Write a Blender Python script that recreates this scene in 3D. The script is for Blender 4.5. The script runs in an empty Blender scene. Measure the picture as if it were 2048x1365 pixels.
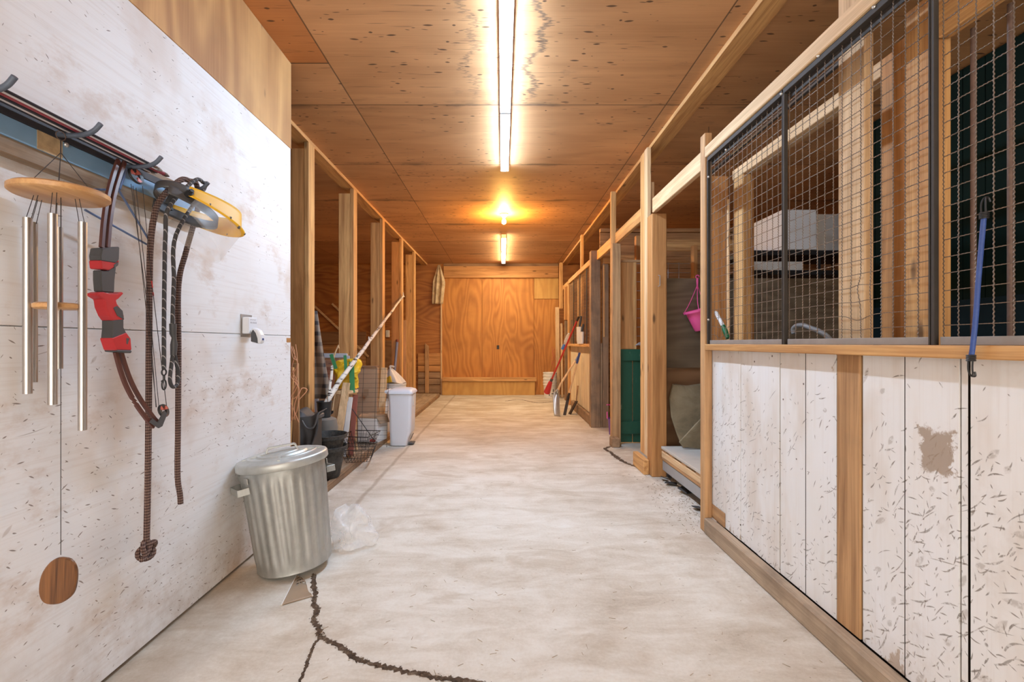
import bpy, bmesh, math, random
from mathutils import Vector, Matrix
random.seed(7)
C = bpy.context.scene.collection
SC = bpy.context.scene
F0, CX, CY, H = 950.0, 1005.0, 687.0, 1.21      # focal length and vanishing point in pixels of the 2048x1365 frame, eye height
CEIL = 3.08
V = Vector

def at(px, py, Y):            # a photo pixel at distance Y
    return V(((px-CX)*Y/F0, Y, H-(py-CY)*Y/F0))
def atx(px, py, X):           # a photo pixel on the plane x = X
    return at(px, py, F0*X/(px-CX))
def atz(px, py, z=0.0):       # a photo pixel on the level z
    return at(px, py, F0*(H-z)/(py-CY))
def yx(px, X): return F0*X/(px-CX)

# ---------------------------------------------------------------- materials
class G:
    def __init__(s, name):
        m = bpy.data.materials.new(name); m.use_nodes = True
        s.m, s.t = m, m.node_tree
        s.b = s.t.nodes['Principled BSDF']; s.out = s.t.nodes['Material Output']
    def n(s, typ, **props):
        x = s.t.nodes.new(typ)
        for k, v in props.items(): setattr(x, k, v)
        return x
    def put(s, sock, v):
        if v is None: return
        if isinstance(v, bpy.types.NodeSocket): s.t.links.new(v, sock)
        elif isinstance(v, (tuple, list, Vector)) and len(v) == 3 and sock.type == 'RGBA': sock.default_value = (*v, 1)
        else: sock.default_value = v
    def obj(s, rand=True):
        c = s.n('ShaderNodeTexCoord').outputs['Object']
        if rand:
            r = s.n('ShaderNodeObjectInfo').outputs['Random']
            k = s.n('ShaderNodeVectorMath', operation='SCALE'); k.inputs[0].default_value = (17.3, 9.1, 13.7); s.put(k.inputs['Scale'], r)
            a = s.n('ShaderNodeVectorMath', operation='ADD'); s.put(a.inputs[0], c); s.put(a.inputs[1], k.outputs[0])
            c = a.outputs[0]
        return c
    def rnd(s): return s.n('ShaderNodeObjectInfo').outputs['Random']
    def map(s, v, scale=(1,1,1), loc=(0,0,0), rot=(0,0,0)):
        k = s.n('ShaderNodeMapping'); s.put(k.inputs['Vector'], v)
        k.inputs['Scale'].default_value = scale; k.inputs['Location'].default_value = loc; k.inputs['Rotation'].default_value = rot
        return k.outputs[0]
    def noise(s, v, scale=5, detail=4, rough=.5, dist=0):
        k = s.n('ShaderNodeTexNoise'); s.put(k.inputs['Vector'], v)
        k.inputs['Scale'].default_value = scale; k.inputs['Detail'].default_value = detail
        k.inputs['Roughness'].default_value = rough; k.inputs['Distortion'].default_value = dist
        return k.outputs[0]
    def vor(s, v, scale=5, rand=1.0, out='Distance'):
        k = s.n('ShaderNodeTexVoronoi'); s.put(k.inputs['Vector'], v)
        k.inputs['Scale'].default_value = scale; k.inputs['Randomness'].default_value = rand
        return k.outputs[out]
    def ma(s, op, a, b=None, c=None, clamp=False):
        k = s.n('ShaderNodeMath', operation=op, use_clamp=clamp)
        s.put(k.inputs[0], a); s.put(k.inputs[1], b); s.put(k.inputs[2], c)
        return k.outputs[0]
    def xyz(s, v):
        k = s.n('ShaderNodeSeparateXYZ'); s.put(k.inputs[0], v); return k.outputs
    def vec(s, x, y, z):
        k = s.n('ShaderNodeCombineXYZ'); s.put(k.inputs[0], x); s.put(k.inputs[1], y); s.put(k.inputs[2], z); return k.outputs[0]
    def step(s, f, lo, hi, a=0., b=1.):
        k = s.n('ShaderNodeMapRange', interpolation_type='SMOOTHSTEP'); s.put(k.inputs[0], f)
        k.inputs[1].default_value = lo; k.inputs[2].default_value = hi; k.inputs[3].default_value = a; k.inputs[4].default_value = b
        return k.outputs[0]
    def ramp(s, f, stops):
        k = s.n('ShaderNodeValToRGB'); s.put(k.inputs[0], f); e = k.color_ramp.elements
        while len(e) < len(stops): e.new(.5)
        for q, (p, c) in zip(e, stops): q.position = p; q.color = (*c, 1)
        return k.outputs[0]
    def mix(s, f, a, b, mode='MIX'):
        k = s.n('ShaderNodeMix', data_type='RGBA', blend_type=mode)
        s.put(k.inputs[0], f); s.put(k.inputs[6], a); s.put(k.inputs[7], b); return k.outputs[2]
    def hsv(s, c, h=.5, sat=1., v=1.):
        k = s.n('ShaderNodeHueSaturation'); s.put(k.inputs['Color'], c); s.put(k.inputs['Hue'], h); s.put(k.inputs['Saturation'], sat); s.put(k.inputs['Value'], v)
        return k.outputs[0]
    def strokes(s, v2, scale, dens, L, W, ang=0., spread=1., curve=0., gate=None):
        """one short curved mark per Voronoi cell of the plane v2 (x along, y up); returns a mask"""
        k = s.n('ShaderNodeTexVoronoi', voronoi_dimensions='2D'); s.put(k.inputs['Vector'], v2); k.inputs['Scale'].default_value = scale
        d = s.n('ShaderNodeVectorMath', operation='SUBTRACT'); s.put(d.inputs[0], v2); s.put(d.inputs[1], k.outputs['Position'])
        o = s.xyz(d.outputs[0]); c = s.xyz(k.outputs['Color'])
        a = s.ma('ADD', ang, s.ma('MULTIPLY', s.ma('SUBTRACT', c[0], .5), 2*spread)); ca, sa = s.ma('COSINE', a), s.ma('SINE', a)
        u = s.ma('ADD', s.ma('MULTIPLY', o[0], ca), s.ma('MULTIPLY', o[1], sa))
        w = s.ma('SUBTRACT', s.ma('MULTIPLY', o[1], ca), s.ma('MULTIPLY', o[0], sa))
        if curve: w = s.ma('ADD', w, s.ma('MULTIPLY', s.ma('MULTIPLY', u, u), s.ma('MULTIPLY', s.ma('SUBTRACT', c[1], .5), curve)))
        q = s.ma('DIVIDE', u, s.ma('MULTIPLY', L, s.ma('ADD', .35, c[2])))
        prof = s.ma('MULTIPLY', W, s.ma('SUBTRACT', 1., s.ma('MULTIPLY', q, q)))
        m = s.step(s.ma('SUBTRACT', prof, s.ma('ABSOLUTE', w)), 0, W*.5)
        wn = s.n('ShaderNodeTexWhiteNoise', noise_dimensions='3D'); s.put(wn.inputs['Vector'], k.outputs['Color'])
        th = dens if gate is None else s.ma('MULTIPLY', gate, dens)
        return s.ma('MULTIPLY', m, s.ma('LESS_THAN', wn.outputs['Value'], th))
    def fin(s, col, rough=.7, metal=0., bump=None, bs=.3, bd=.004, **kw):
        s.put(s.b.inputs['Base Color'], col); s.put(s.b.inputs['Roughness'], rough); s.put(s.b.inputs['Metallic'], metal)
        for k, v in kw.items(): s.put(s.b.inputs[k.replace('_', ' ')], v)
        if bump is not None:
            q = s.n('ShaderNodeBump'); q.inputs['Strength'].default_value = bs; q.inputs['Distance'].default_value = bd
            s.put(q.inputs['Height'], bump); s.t.links.new(q.outputs[0], s.b.inputs['Normal'])
        return s.m

def sc3(ax, along, across):
    return tuple(along if i == ax else across for i in range(3))

def wood(name, ax, dark, light, knots=.5, dirt=0., vary=.16, rough=.72):
    g = G(name); c = g.obj()
    w = g.noise(g.map(c, sc3(ax, .5, 3)), 1.2, 2)
    cc = g.n('ShaderNodeVectorMath', operation='ADD'); g.put(cc.inputs[0], g.map(c, sc3(ax, .55, 16)))
    k = g.n('ShaderNodeVectorMath', operation='SCALE'); k.inputs[0].default_value = (1, 1, 1); g.put(k.inputs['Scale'], g.ma('MULTIPLY', w, 3.0)); g.put(cc.inputs[1], k.outputs[0])
    a = g.noise(cc.outputs[0], 1.3, 5, .62)
    f = g.noise(g.map(c, sc3(ax, 3, 150)), 1, 3, .6)
    t = g.ma('ADD', g.ma('MULTIPLY', a, .70), g.ma('MULTIPLY', f, .30))
    col = g.ramp(t, [(.36, dark), (.48, tuple((d+l)/2 for d, l in zip(dark, light))), (.60, light)])
    if knots:
        d = g.vor(g.map(c, sc3(ax, 2.6, 8.5)), 1, 1)
        kk = g.step(d, .06, .17, 1, 0)
        gate = g.step(g.noise(g.map(c, sc3(ax, 1.1, 4)), 1, 1), .50, .56)
        col = g.mix(g.ma('MULTIPLY', g.ma('MULTIPLY', kk, gate), knots), col, tuple(x*.22 for x in dark))
    if dirt:
        dn = g.step(g.noise(c, 3.2, 5, .65), .42, .7)
        col = g.mix(g.ma('MULTIPLY', dn, dirt), col, (.10, .072, .05))
    col = g.hsv(col, .5, 1., g.ma('ADD', 1-vary/2, g.ma('MULTIPLY', g.rnd(), vary)))
    return g.fin(col, rough, bump=t, bs=.35, bd=.002)

def plain(name, col, rough=.5, metal=0., var=.12, scale=9, bump=0., **kw):
    g = G(name); c = g.obj()
    t = g.noise(c, scale, 5, .6)
    cc = g.mix(t, tuple(x*(1-var) for x in col), tuple(min(1, x*(1+var)) for x in col))
    return g.fin(cc, rough, metal, bump=t if bump else None, bs=bump, **kw)

def emit(name, col, strength):
    g = G(name); e = g.n('ShaderNodeEmission'); e.inputs[0].default_value = (*col, 1); e.inputs[1].default_value = strength
    g.t.links.new(e.outputs[0], g.out.inputs[0]); return g.m

def plycol(g, c, ax, dark, light, rings=26, mott=.5, rw=.26):
    """rotary cut veneer: long flame figure along ax"""
    n = g.noise(g.map(c, sc3(ax, .32, 1.5)), 1.15, 2.2, .5, .25)
    s_ = g.ma('MULTIPLY', g.ma('ADD', g.ma('SINE', g.ma('MULTIPLY', n, rings*6.28)), 1), .5)
    f = g.noise(g.map(c, sc3(ax, 2.2, 80)), 1, 3, .6)
    b = g.noise(g.map(c, sc3(ax, .5, 1.1)), 1.6, 3, .55)
    t = g.ma('ADD', g.ma('ADD', g.ma('MULTIPLY', s_, rw), g.ma('MULTIPLY', f, .26)), g.ma('MULTIPLY', b, mott))
    return g.ramp(t, [(.28, dark), (.72, light)]), t

def ply_ceiling():
    g = G('ceiling_plywood'); c = g.obj(False); o = g.xyz(c); x, y = o[0], o[1]
    sy = g.ma('SUBTRACT', y, 3.724-1.245*8)
    row = g.ma('FLOOR', g.ma('DIVIDE', sy, 1.245))
    sx = g.ma('SUBTRACT', x, g.ma('ADD', -1.16-2.44*4, 0))
    colr = g.ma('FLOOR', g.ma('DIVIDE', sx, 2.44))
    wn = g.n('ShaderNodeTexWhiteNoise', noise_dimensions='2D'); g.put(wn.inputs['Vector'], g.vec(row, colr, 0.))
    rv = wn.outputs['Value']
    k = g.n('ShaderNodeVectorMath', operation='ADD'); g.put(k.inputs[0], c); g.put(k.inputs[1], g.vec(g.ma('MULTIPLY', rv, 9.), g.ma('MULTIPLY', rv, 5.), rv))
    cs = k.outputs[0]
    col, t = plycol(g, cs, 0, (.43, .21, .086), (.68, .365, .166), 6, .62, .10)
    # small dark knots, lens shaped along the veneer
    p2 = g.vec(x, y, 0.); kg = g.step(g.noise(cs, 1.4, 2), .40, .56)
    col = g.mix(g.ma('MULTIPLY', g.strokes(p2, 5.5, .8, .03, .010, 0, .12, 0, kg), .88), col, (.060, .027, .012))
    col = g.mix(g.ma('MULTIPLY', g.strokes(g.map(p2, (1, 1, 1), (3.3, 1.7, 0)), 9.5, .6, .022, .0045, 0, .2, 0, kg), .8), col, (.085, .04, .018))
    col = g.mix(g.ma('MULTIPLY', g.strokes(g.map(p2, (1, 1, 1), (7.1, 2.9, 0)), 4., .4, .10, .003, 0, .1, 0, kg), .7), col, (.11, .05, .022))
    # short dark streaks
    stn = g.noise(g.map(cs, (3, 55, 1)), 1, 2, .5)
    col = g.mix(g.ma('MULTIPLY', g.step(stn, .66, .74), .5), col, (.13, .06, .03))
    # old water stain contour lines
    wig = g.noise(g.map(c, (.0, 1.0, 1)), 2.4, 5, .62)
    jag = g.noise(g.map(c, (9, 55, 1)), 1, 3, .7)
    cen = g.ma('ADD', g.ma('ADD', .23-.30, g.ma('MULTIPLY', wig, .52)), g.ma('MULTIPLY', g.ma('SUBTRACT', jag, .5), .17))
    dd = g.ma('ABSOLUTE', g.ma('SUBTRACT', x, cen))
    rng = g.ma('MULTIPLY', g.step(y, 3.5, 3.72, 1, 0), g.step(y, 1.6, 1.9))
    col = g.mix(g.ma('MULTIPLY', g.ma('MULTIPLY', g.step(dd, .004, .03, 1, 0), rng), .75), col, (.10, .065, .045))
    cen2 = g.ma('ADD', g.ma('SUBTRACT', -.48, g.ma('MULTIPLY', wig, -.5)), g.ma('MULTIPLY', g.ma('SUBTRACT', jag, .5), .3))
    d2 = g.ma('ABSOLUTE', g.ma('SUBTRACT', x, cen2))
    col = g.mix(g.ma('MULTIPLY', g.ma('MULTIPLY', g.step(d2, .004, .03, 1, 0), rng), .5), col, (.13, .08, .05))
    # grey mould blotches
    bl = g.step(g.noise(g.map(c, (1.5, 3.2, 1)), 1.3, 5, .65), .60, .78)
    col = g.mix(g.ma('MULTIPLY', bl, .5), col, (.13, .085, .055))
    # sheet joints
    fy = g.ma('MULTIPLY', g.ma('ABSOLUTE', g.ma('SUBTRACT', g.ma('FRACT', g.ma('ADD', g.ma('DIVIDE', sy, 1.245), .5)), .5)), 1.245)
    fx = g.ma('MULTIPLY', g.ma('ABSOLUTE', g.ma('SUBTRACT', g.ma('FRACT', g.ma('ADD', g.ma('DIVIDE', sx, 2.44), .5)), .5)), 2.44)
    seam = g.ma('MAXIMUM', g.step(fy, .002, .008, 1, 0), g.step(fx, .002, .007, 1, 0))
    col = g.mix(g.ma('MULTIPLY', seam, .8), col, (.06, .03, .015))
    halo = g.ma('MULTIPLY', g.step(fy, 0, .10, 1, 0), g.step(g.noise(g.map(c, (1.3, 4, 1)), 1.5, 4, .6), .5, .66))
    col = g.mix(g.ma('MULTIPLY', halo, .65), col, (.085, .05, .03))
    odd = g.ma('MULTIPLY', g.ma('LESS_THAN', x, -1.16), g.ma('LESS_THAN', y, 3.17))
    col = g.mix(g.ma('MULTIPLY', odd, .85), col, (.85, .60, .36), 'MULTIPLY')
    col = g.mix(g.ma('MULTIPLY', g.step(g.ma('ABSOLUTE', g.ma('SUBTRACT', y, 3.17)), .002, .008, 1, 0), g.ma('LESS_THAN', x, -1.16)), col, (.06, .03, .015))
    col = g.hsv(col, .5, 1., g.ma('ADD', .88, g.ma('MULTIPLY', rv, .24)))
    return g.fin(col, .62, bump=g.ma('SUBTRACT', t, seam), bs=.25, bd=.003)

def ply(name, ax, dark, light, rings=24, seams=None, knots=.0):
    g = G(name); c = g.obj()
    col, t = plycol(g, c, ax, dark, light, rings, .5)
    bl = g.step(g.noise(c, 1.4, 4, .6), .45, .75)
    col = g.mix(g.ma('MULTIPLY', bl, .35), col, tuple(x*.55 for x in dark))
    if knots:
        kn = g.vor(g.map(c, sc3(ax, 3., 7.)), 1, 1)
        kg = g.step(g.noise(c, 1.3, 2), .48, .58)
        col = g.mix(g.ma('MULTIPLY', g.step(kn, .05, .12, 1, 0), g.ma('MULTIPLY', kg, knots)), col, tuple(x*.2 for x in dark))
    return g.fin(col, .65, bump=t, bs=.2, bd=.002)

def white_ply():
    g = G('white_painted_plywood'); c = g.obj(False); o = g.xyz(c); z = o[2]
    base = (.80, .785, .775)
    low = g.noise(g.map(c, (1, 1.4, 1.2)), 1.3, 4, .6)
    col = g.ramp(low, [(.30, (.70, .62, .56)), (.46, base), (.7, (.82, .82, .825))])
    # worn patches where bare veneer shows through
    wn = g.noise(g.map(c, (1, 1.2, 2.2)), 2.1, 6, .68)
    wear = g.step(wn, .53, .70)
    col = g.mix(g.ma('MULTIPLY', wear, .55), col, (.52, .36, .245))
    # a brush dragged along the veneer
    br = g.noise(g.map(c, (1, 2.5, 110)), 1, 3, .6)
    col = g.mix(g.step(br, .45, .75, 0, .28), col, (.60, .52, .46))
    p2 = g.vec(o[1], z, 0.); lo = g.step(z, .2, 1.5, 1.25, .34); gt = g.ma('MULTIPLY', lo, g.step(g.noise(c, 2.3, 3), .36, .62))
    col = g.mix(g.ma('MULTIPLY', g.strokes(p2, 17, .75, .012, .0026, -.1, .7, 12, gt), .85), col, (.17, .12, .09))
    col = g.mix(g.ma('MULTIPLY', g.strokes(g.map(p2, (1,1,1), (5.1, 3.3, 0)), 34, .7, .006, .0014, 0, 1.2, 0, gt), .75), col, (.22, .16, .12))
    col = g.mix(g.ma('MULTIPLY', g.strokes(g.map(p2, (1,1,1), (1.7, 8.3, 0)), 5, .45, .05, .0016, .05, .35, 4, lo), .6), col, (.30, .23, .18))
    col = g.mix(g.ma('MULTIPLY', g.strokes(g.map(p2, (1,1,1), (9.7, 4.9, 0)), 3.6, .3, .02, .008, .3, .8, 0), .35), col, (.34, .24, .17))
    # brown splash zone at the floor
    dz = g.ma('MULTIPLY', g.step(z, .0, .55, 1, 0), g.step(g.noise(c, 3.2, 6, .7), .38, .72))
    col = g.mix(g.ma('MULTIPLY', dz, .6), col, (.42, .30, .21))
    return g.fin(col, .55, bump=g.ma('ADD', br, g.ma('MULTIPLY', wn, .5)), bs=.18, bd=.002)

def white_plank():
    g = G('scuffed_white_plank'); c = g.map(g.obj(False), (1, 1, 1), (1.31, 2.0, 0)); o = g.xyz(c); y, z = o[1], o[2]
    near = g.step(y, 1.0, 2.1, 1, 0)
    low = g.noise(g.map(c, (1, 2, .7)), 1.6, 4, .6)
    col = g.ramp(low, [(.3, (.66, .58, .50)), (.5, (.80, .785, .765)), (.7, (.82, .82, .83))])
    gr = g.noise(g.map(c, (1, 90, 2.)), 1, 4, .6)
    col = g.mix(g.step(gr, .5, .8, 0, .22), col, (.55, .46, .38))
    p2 = g.vec(y, z, 0.); zone = g.ma('MULTIPLY', g.step(z, .72, 1.05, 1, .16), g.ma('ADD', .65, g.ma('MULTIPLY', near, .9)))
    gt = g.ma('MULTIPLY', zone, g.step(g.noise(c, 3.1, 3), .28, .52)); s1 = None
    fine = g.step(g.noise(g.map(c, (1, 70, 70)), 1, 3, .7), .36, .54, .25, 1)
    for sca, den, L, W, an, spd, cv, ox, st in ((13, .9, .026, .0034, 2.45, .55, 22, 0., .85), (19, .85, .018, .0026, 2.6, .8, 30, 3.7, .8), (9, .7, .040, .0042, 2.35, .5, 16, 7.9, .7), (26, .8, .011, .0022, 1.2, 1.0, 0, 12.1, .85), (7, .55, .055, .0022, 2.5, .45, 9, 15.7, .7)):
        k = g.strokes(g.map(p2, (1,1,1), (ox, ox*.37, 0)), sca, den, L, W, an, spd, cv, gt)
        s1 = k if s1 is None else g.ma('MAXIMUM', s1, k)
        col = g.mix(g.ma('MULTIPLY', g.ma('MULTIPLY', k, fine), st), col, (.20, .165, .135))
    sm = g.strokes(g.map(p2, (1,1,1), (21., 6., 0)), 8, .6, .03, .012, 2.5, .6, 0, gt)
    col = g.mix(g.ma('MULTIPLY', g.ma('MULTIPLY', sm, fine), .45), col, (.30, .25, .20))
    ho = g.vor(c, 14, 1)
    col = g.mix(g.ma('MULTIPLY', g.step(ho, .05, .10, 1, 0), g.step(g.noise(c, 2.7, 1), .55, .6)), col, (.10, .065, .045))
    # bare wood where paint has gone
    pb = g.noise(g.map(c, (1, 2.2, 1.)), 2.0, 6, .7)
    bare = g.step(g.ma('ADD', pb, g.step(z, .0, .32, .10, 0)), .66, .69)
    col = g.mix(g.ma('MULTIPLY', bare, .8), col, (.44, .33, .235))
    # the worn patch on the wide plank
    py = g.ma('ABSOLUTE', g.ma('SUBTRACT', y, 1.468)); pz = g.ma('ABSOLUTE', g.ma('SUBTRACT', z, .875))
    ed = g.ma('MULTIPLY', g.ma('SUBTRACT', g.noise(c, 26, 4, .7), .5), .10)
    pat = g.ma('MULTIPLY', g.step(g.ma('ADD', py, ed), .045, .058, 1, 0), g.step(g.ma('ADD', pz, ed), .055, .075, 1, 0))
    col = g.mix(g.ma('MULTIPLY', pat, .85), col, (.33, .24, .165))
    dt = g.step(g.noise(c, 4.1, 6, .7), .48, .76)
    col = g.mix(g.ma('MULTIPLY', dt, g.ma('ADD', .06, g.ma('MULTIPLY', near, .36))), col, (.46, .37, .28))
    return g.fin(col, .6, bump=g.ma('ADD', gr, g.ma('MULTIPLY', s1, -.6)), bs=.2, bd=.002)

def concrete():
    g = G('worn_concrete'); c = g.obj(False); o = g.xyz(c); x, y = o[0], o[1]
    a = g.noise(g.map(c, (1, 1, 1)), .9, 6, .62, .4)
    b = g.noise(g.map(c, (1, 2.6, 1)), 2.6, 6, .68, .6)
    f = g.noise(c, 70, 4, .7)
    t = g.ma('ADD', g.ma('ADD', g.ma('MULTIPLY', a, .45), g.ma('MULTIPLY', b, .4)), g.ma('MULTIPLY', f, .15))
    col = g.ramp(t, [(.33, (.40, .33, .25)), (.44, (.57, .505, .415)), (.53, (.68, .635, .555)), (.64, (.77, .75, .69))])
    # brown dirt along the two sides
    e = g.ma('MAXIMUM', g.step(x, -1.42, -.8, 1, 0), g.step(x, .85, 1.35))
    dn = g.step(g.noise(g.map(c, (1.4, .8, 1)), 2.4, 6, .7), .34, .68)
    col = g.mix(g.ma('MULTIPLY', g.ma('MULTIPLY', e, dn), .55), col, (.33, .235, .155))
    far = g.step(y, 4.2, 8., 0, .72)
    fd = g.step(g.noise(g.map(c, (1, 2.4, 1)), 1.5, 6, .68), .34, .66)
    col = g.mix(g.ma('MULTIPLY', far, fd), col, (.40, .31, .205))
    stn = g.step(g.noise(g.map(c, (1, 1.6, 1)), 1.9, 5, .65, .8), .54, .68)
    col = g.mix(g.ma('MULTIPLY', stn, .42), col, (.42, .33, .23))
    # pits and flecks of chaff
    pt = g.vor(c, 26, 1); pg = g.step(g.noise(c, 3.3, 2), .50, .62)
    col = g.mix(g.ma('MULTIPLY', g.step(pt, .04, .085, 1, 0), g.ma('MULTIPLY', pg, .7)), col, (.17, .125, .085))
    fl = g.noise(g.map(c, (26, 80, 1), rot=(0, 0, .5)), 1, 2); 
    right = g.step(x, .4, 1.2, 0, .05)
    col = g.mix(g.step(g.ma('ADD', fl, right), .745, .765, 0, .6), col, (.22, .155, .10))
    # pour joints
    jn = g.ma('MULTIPLY', g.ma('SUBTRACT', g.noise(c, 3, 4), .5), .05)
    j1 = g.step(g.ma('ABSOLUTE', g.ma('ADD', g.ma('SUBTRACT', x, -1.10), jn)), .004, .03, 1, 0)
    j2 = g.step(g.ma('ABSOLUTE', g.ma('ADD', g.ma('SUBTRACT', y, 7.6), jn)), .006, .03, 1, 0)
    j = g.ma('MAXIMUM', g.ma('MULTIPLY', j1, g.step(y, 3.0, 3.4)), j2)
    col = g.mix(g.ma('MULTIPLY', j, .5), col, (.27, .195, .125))
    return g.fin(col, .78, bump=g.ma('ADD', t, g.ma('MULTIPLY', f, .5)), bs=.22, bd=.006)

M = {}
def mats():
    fir_d, fir_l = (.42, .19, .060), (.75, .43, .165)
    for i, a in enumerate('xyz'):
        M['fir_'+a] = wood('fir_lumber_'+a, i, fir_d, fir_l, .75)
        M['old_'+a] = wood('aged_lumber_'+a, i, (.30, .150, .062), (.56, .32, .145), .8, .2)
        M['grey_'+a] = wood('weathered_lumber_'+a, i, (.27, .19, .125), (.46, .345, .235), .6, .4)
        M['red_'+a] = wood('reddish_lumber_'+a, i, (.34, .145, .042), (.58, .28, .095), .8)
        M['pale_'+a] = wood('pale_board_'+a, i, (.50, .31, .155), (.80, .56, .32), .5)
        M['dirty_'+a] = wood('dirty_lumber_'+a, i, (.22, .125, .065), (.38, .235, .13), .5, .5)
    M['cream_z'] = wood('cream_washed_plank', 2, (.55, .40, .22), (.85, .72, .50), .4, .12)
    M['ceil'] = ply_ceiling()
    M['wply'] = white_ply(); M['wplank'] = white_plank(); M['conc'] = concrete()
    M['rawply'] = ply('raw_plywood', 2, (.38, .17, .048), (.66, .36, .125), 9, knots=.6)
    M['backply_x'] = ply('orange_plywood_level', 0, (.26, .085, .018), (.46, .180, .040), 17)
    M['backply_z'] = ply('orange_plywood_upright', 2, (.38, .135, .025), (.60, .255, .055), 15)
    M['backply_l'] = ply('light_plywood', 2, (.52, .27, .07), (.64, .37, .11), 12)
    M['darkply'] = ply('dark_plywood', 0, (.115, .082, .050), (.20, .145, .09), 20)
    M['brownply'] = ply('brown_plywood', 0, (.20, .10, .045), (.33, .18, .085), 14)
    M['green'] = None
    g = G('chipped_green_paint'); c = g.obj()
    w = g.noise(g.map(c, (2.5, 2.5, .8)), 4, 6, .7)
    f = g.noise(g.map(c, (60, 60, 2)), 1, 4, .6)
    col = g.mix(w, (.008, .062, .032), (.016, .105, .058))
    col = g.mix(g.step(g.ma('ADD', g.ma('MULTIPLY', w, .6), g.ma('MULTIPLY', f, .4)), .60, .66, 0, .65), col, (.36, .40, .33))
    M['green'] = g.fin(col, .55, bump=f, bs=.2)
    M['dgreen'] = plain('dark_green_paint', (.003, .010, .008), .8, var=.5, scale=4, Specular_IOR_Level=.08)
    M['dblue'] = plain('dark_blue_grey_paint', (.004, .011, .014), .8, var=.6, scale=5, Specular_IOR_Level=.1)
    # galvanised steel
    g = G('galvanised_steel'); c = g.obj(False)
    sp = g.vor(c, 38, 1, 'Color'); sv = g.xyz(sp)[0]
    st = g.noise(g.map(c, (6, 6, .9)), 3, 5, .65)
    col = g.ramp(g.ma('ADD', g.ma('MULTIPLY', sv, .07), g.ma('MULTIPLY', st, .9)), [(.25, (.33, .33, .30)), (.55, (.48, .48, .45)), (.8, (.60, .60, .58))])
    M['galv'] = g.fin(col, g.step(st, .3, .7, .42, .58), .75, bump=st, bs=.08)
    g = G('galvanised_lid_steel'); c = g.obj(False); st = g.noise(c, 7, 5, .65)
    M['galv2'] = g.fin(g.ramp(st, [(.3, (.42, .43, .40)), (.7, (.62, .63, .60))]), g.step(st, .3, .7, .42, .56), .7, bump=st, bs=.06)
    M['rust'] = plain('rusty_steel', (.16, .10, .075), .62, .35, .45, 60)
    M['wire'] = plain('crimped_wire_steel', (.21, .155, .115), .55, .45, .35, 40)
    M['angle'] = plain('dark_angle_steel', (.045, .037, .031), .7, .15, .4, 14)
    M['greysteel'] = plain('dusty_grey_steel', (.34, .31, .28), .55, .3, .25, 12)
    M['blackwire'] = plain('black_wire', (.035, .030, .027), .5, .3)
    M['chrome'] = plain('polished_aluminium_tube', (.58, .54, .50), .36, 1., .06, 3)
    M['black'] = plain('black_plastic', (.022, .022, .023), .45)
    M['dgrey'] = plain('dark_grey_plastic', (.07, .07, .072), .5)
    M['rubber'] = plain('black_rubber', (.030, .030, .031), .62, var=.3, scale=20, bump=.2)
    M['fabricblk'] = plain('black_vinyl_cloth', (.045, .046, .050), .6, var=.35, scale=14, bump=.3)
    g = G('worn_black_pot_plastic'); c = g.obj(); n = g.noise(c, 26, 6, .75)
    M['pot'] = g.fin(g.ramp(n, [(.35, (.018, .017, .016)), (.7, (.085, .075, .062))]), .7, bump=n, bs=.5)
    M['white'] = plain('white_plastic', (.76, .77, .79), .38, var=.03)
    M['bin'] = plain('bluish_white_plastic', (.70, .72, .78), .42, var=.03)
    M['ivory'] = plain('ivory_plastic', (.74, .70, .64), .5, var=.05)
    M['bucket'] = plain('white_bucket_plastic', (.74, .72, .67), .42, var=.06)
    M['whitepaper'] = plain('white_card', (.72, .70, .68), .8, var=.07)
    M['card'] = plain('brown_cardboard', (.40, .265, .165), .85, var=.14, scale=6)
    M['foam'] = plain('white_foam_board', (.80, .80, .80), .8, var=.03)
    M['redplastic'] = plain('red_plastic', (.50, .035, .025), .4)
    M['redmatte'] = plain('matte_red_riser', (.55, .030, .035), .42, var=.1)
    M['redwood'] = plain('red_brown_paint', (.26, .075, .05), .7, var=.25, scale=5)
    M['yellow'] = plain('yellow_plastic', (.86, .47, .012), .5, var=.06)
    M['ysack'] = plain('yellow_sack', (.80, .50, .02), .5, var=.15, scale=8)
    M['greentape'] = plain('green_strap', (.06, .30, .12), .5, var=.25)
    M['greenplastic'] = plain('green_plastic', (.02, .15, .06), .4)
    M['pink'] = plain('pink_plastic', (.88, .11, .34), .45, var=.06)
    M['purple'] = plain('purple_plastic', (.17, .06, .27), .4)
    M['bluemetal'] = plain('light_blue_painted_steel', (.22, .40, .60), .45, .1, .16, 10)
    M['bluedark'] = plain('grey_blue_painted_steel', (.115, .14, .185), .45, .3, .3, 30)
    M['bluerod'] = plain('blue_rod', (.13, .19, .34), .4, .3)
    M['bluegrip'] = plain('blue_grip', (.035, .06, .20), .5)
    M['bungee'] = plain('blue_braided_cord', (.035, .075, .26), .6, var=.3, scale=80, bump=.4)
    M['bluepole'] = plain('pale_blue_pole', (.20, .22, .33), .5)
    M['arrow_k'] = plain('black_arrow_shaft', (.025, .025, .035), .3)
    M['arrow_r'] = plain('maroon_arrow_shaft', (.33, .05, .07), .35)
    M['arrow_w'] = plain('white_arrow_shaft', (.75, .72, .74), .35)
    M['limb'] = plain('maroon_bow_limb', (.105, .036, .026), .38, var=.2, scale=40)
    M['string'] = plain('dark_string', (.045, .035, .032), .7)
    M['cam'] = plain('orange_red_cam', (.55, .12, .08), .4)
    M['alu'] = plain('brushed_aluminium', (.60, .59, .57), .35, .8, .12, 20)
    M['blade'] = plain('dark_rusty_blade', (.05, .036, .028), .5, .4, .3)
    M['stone'] = None
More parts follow.
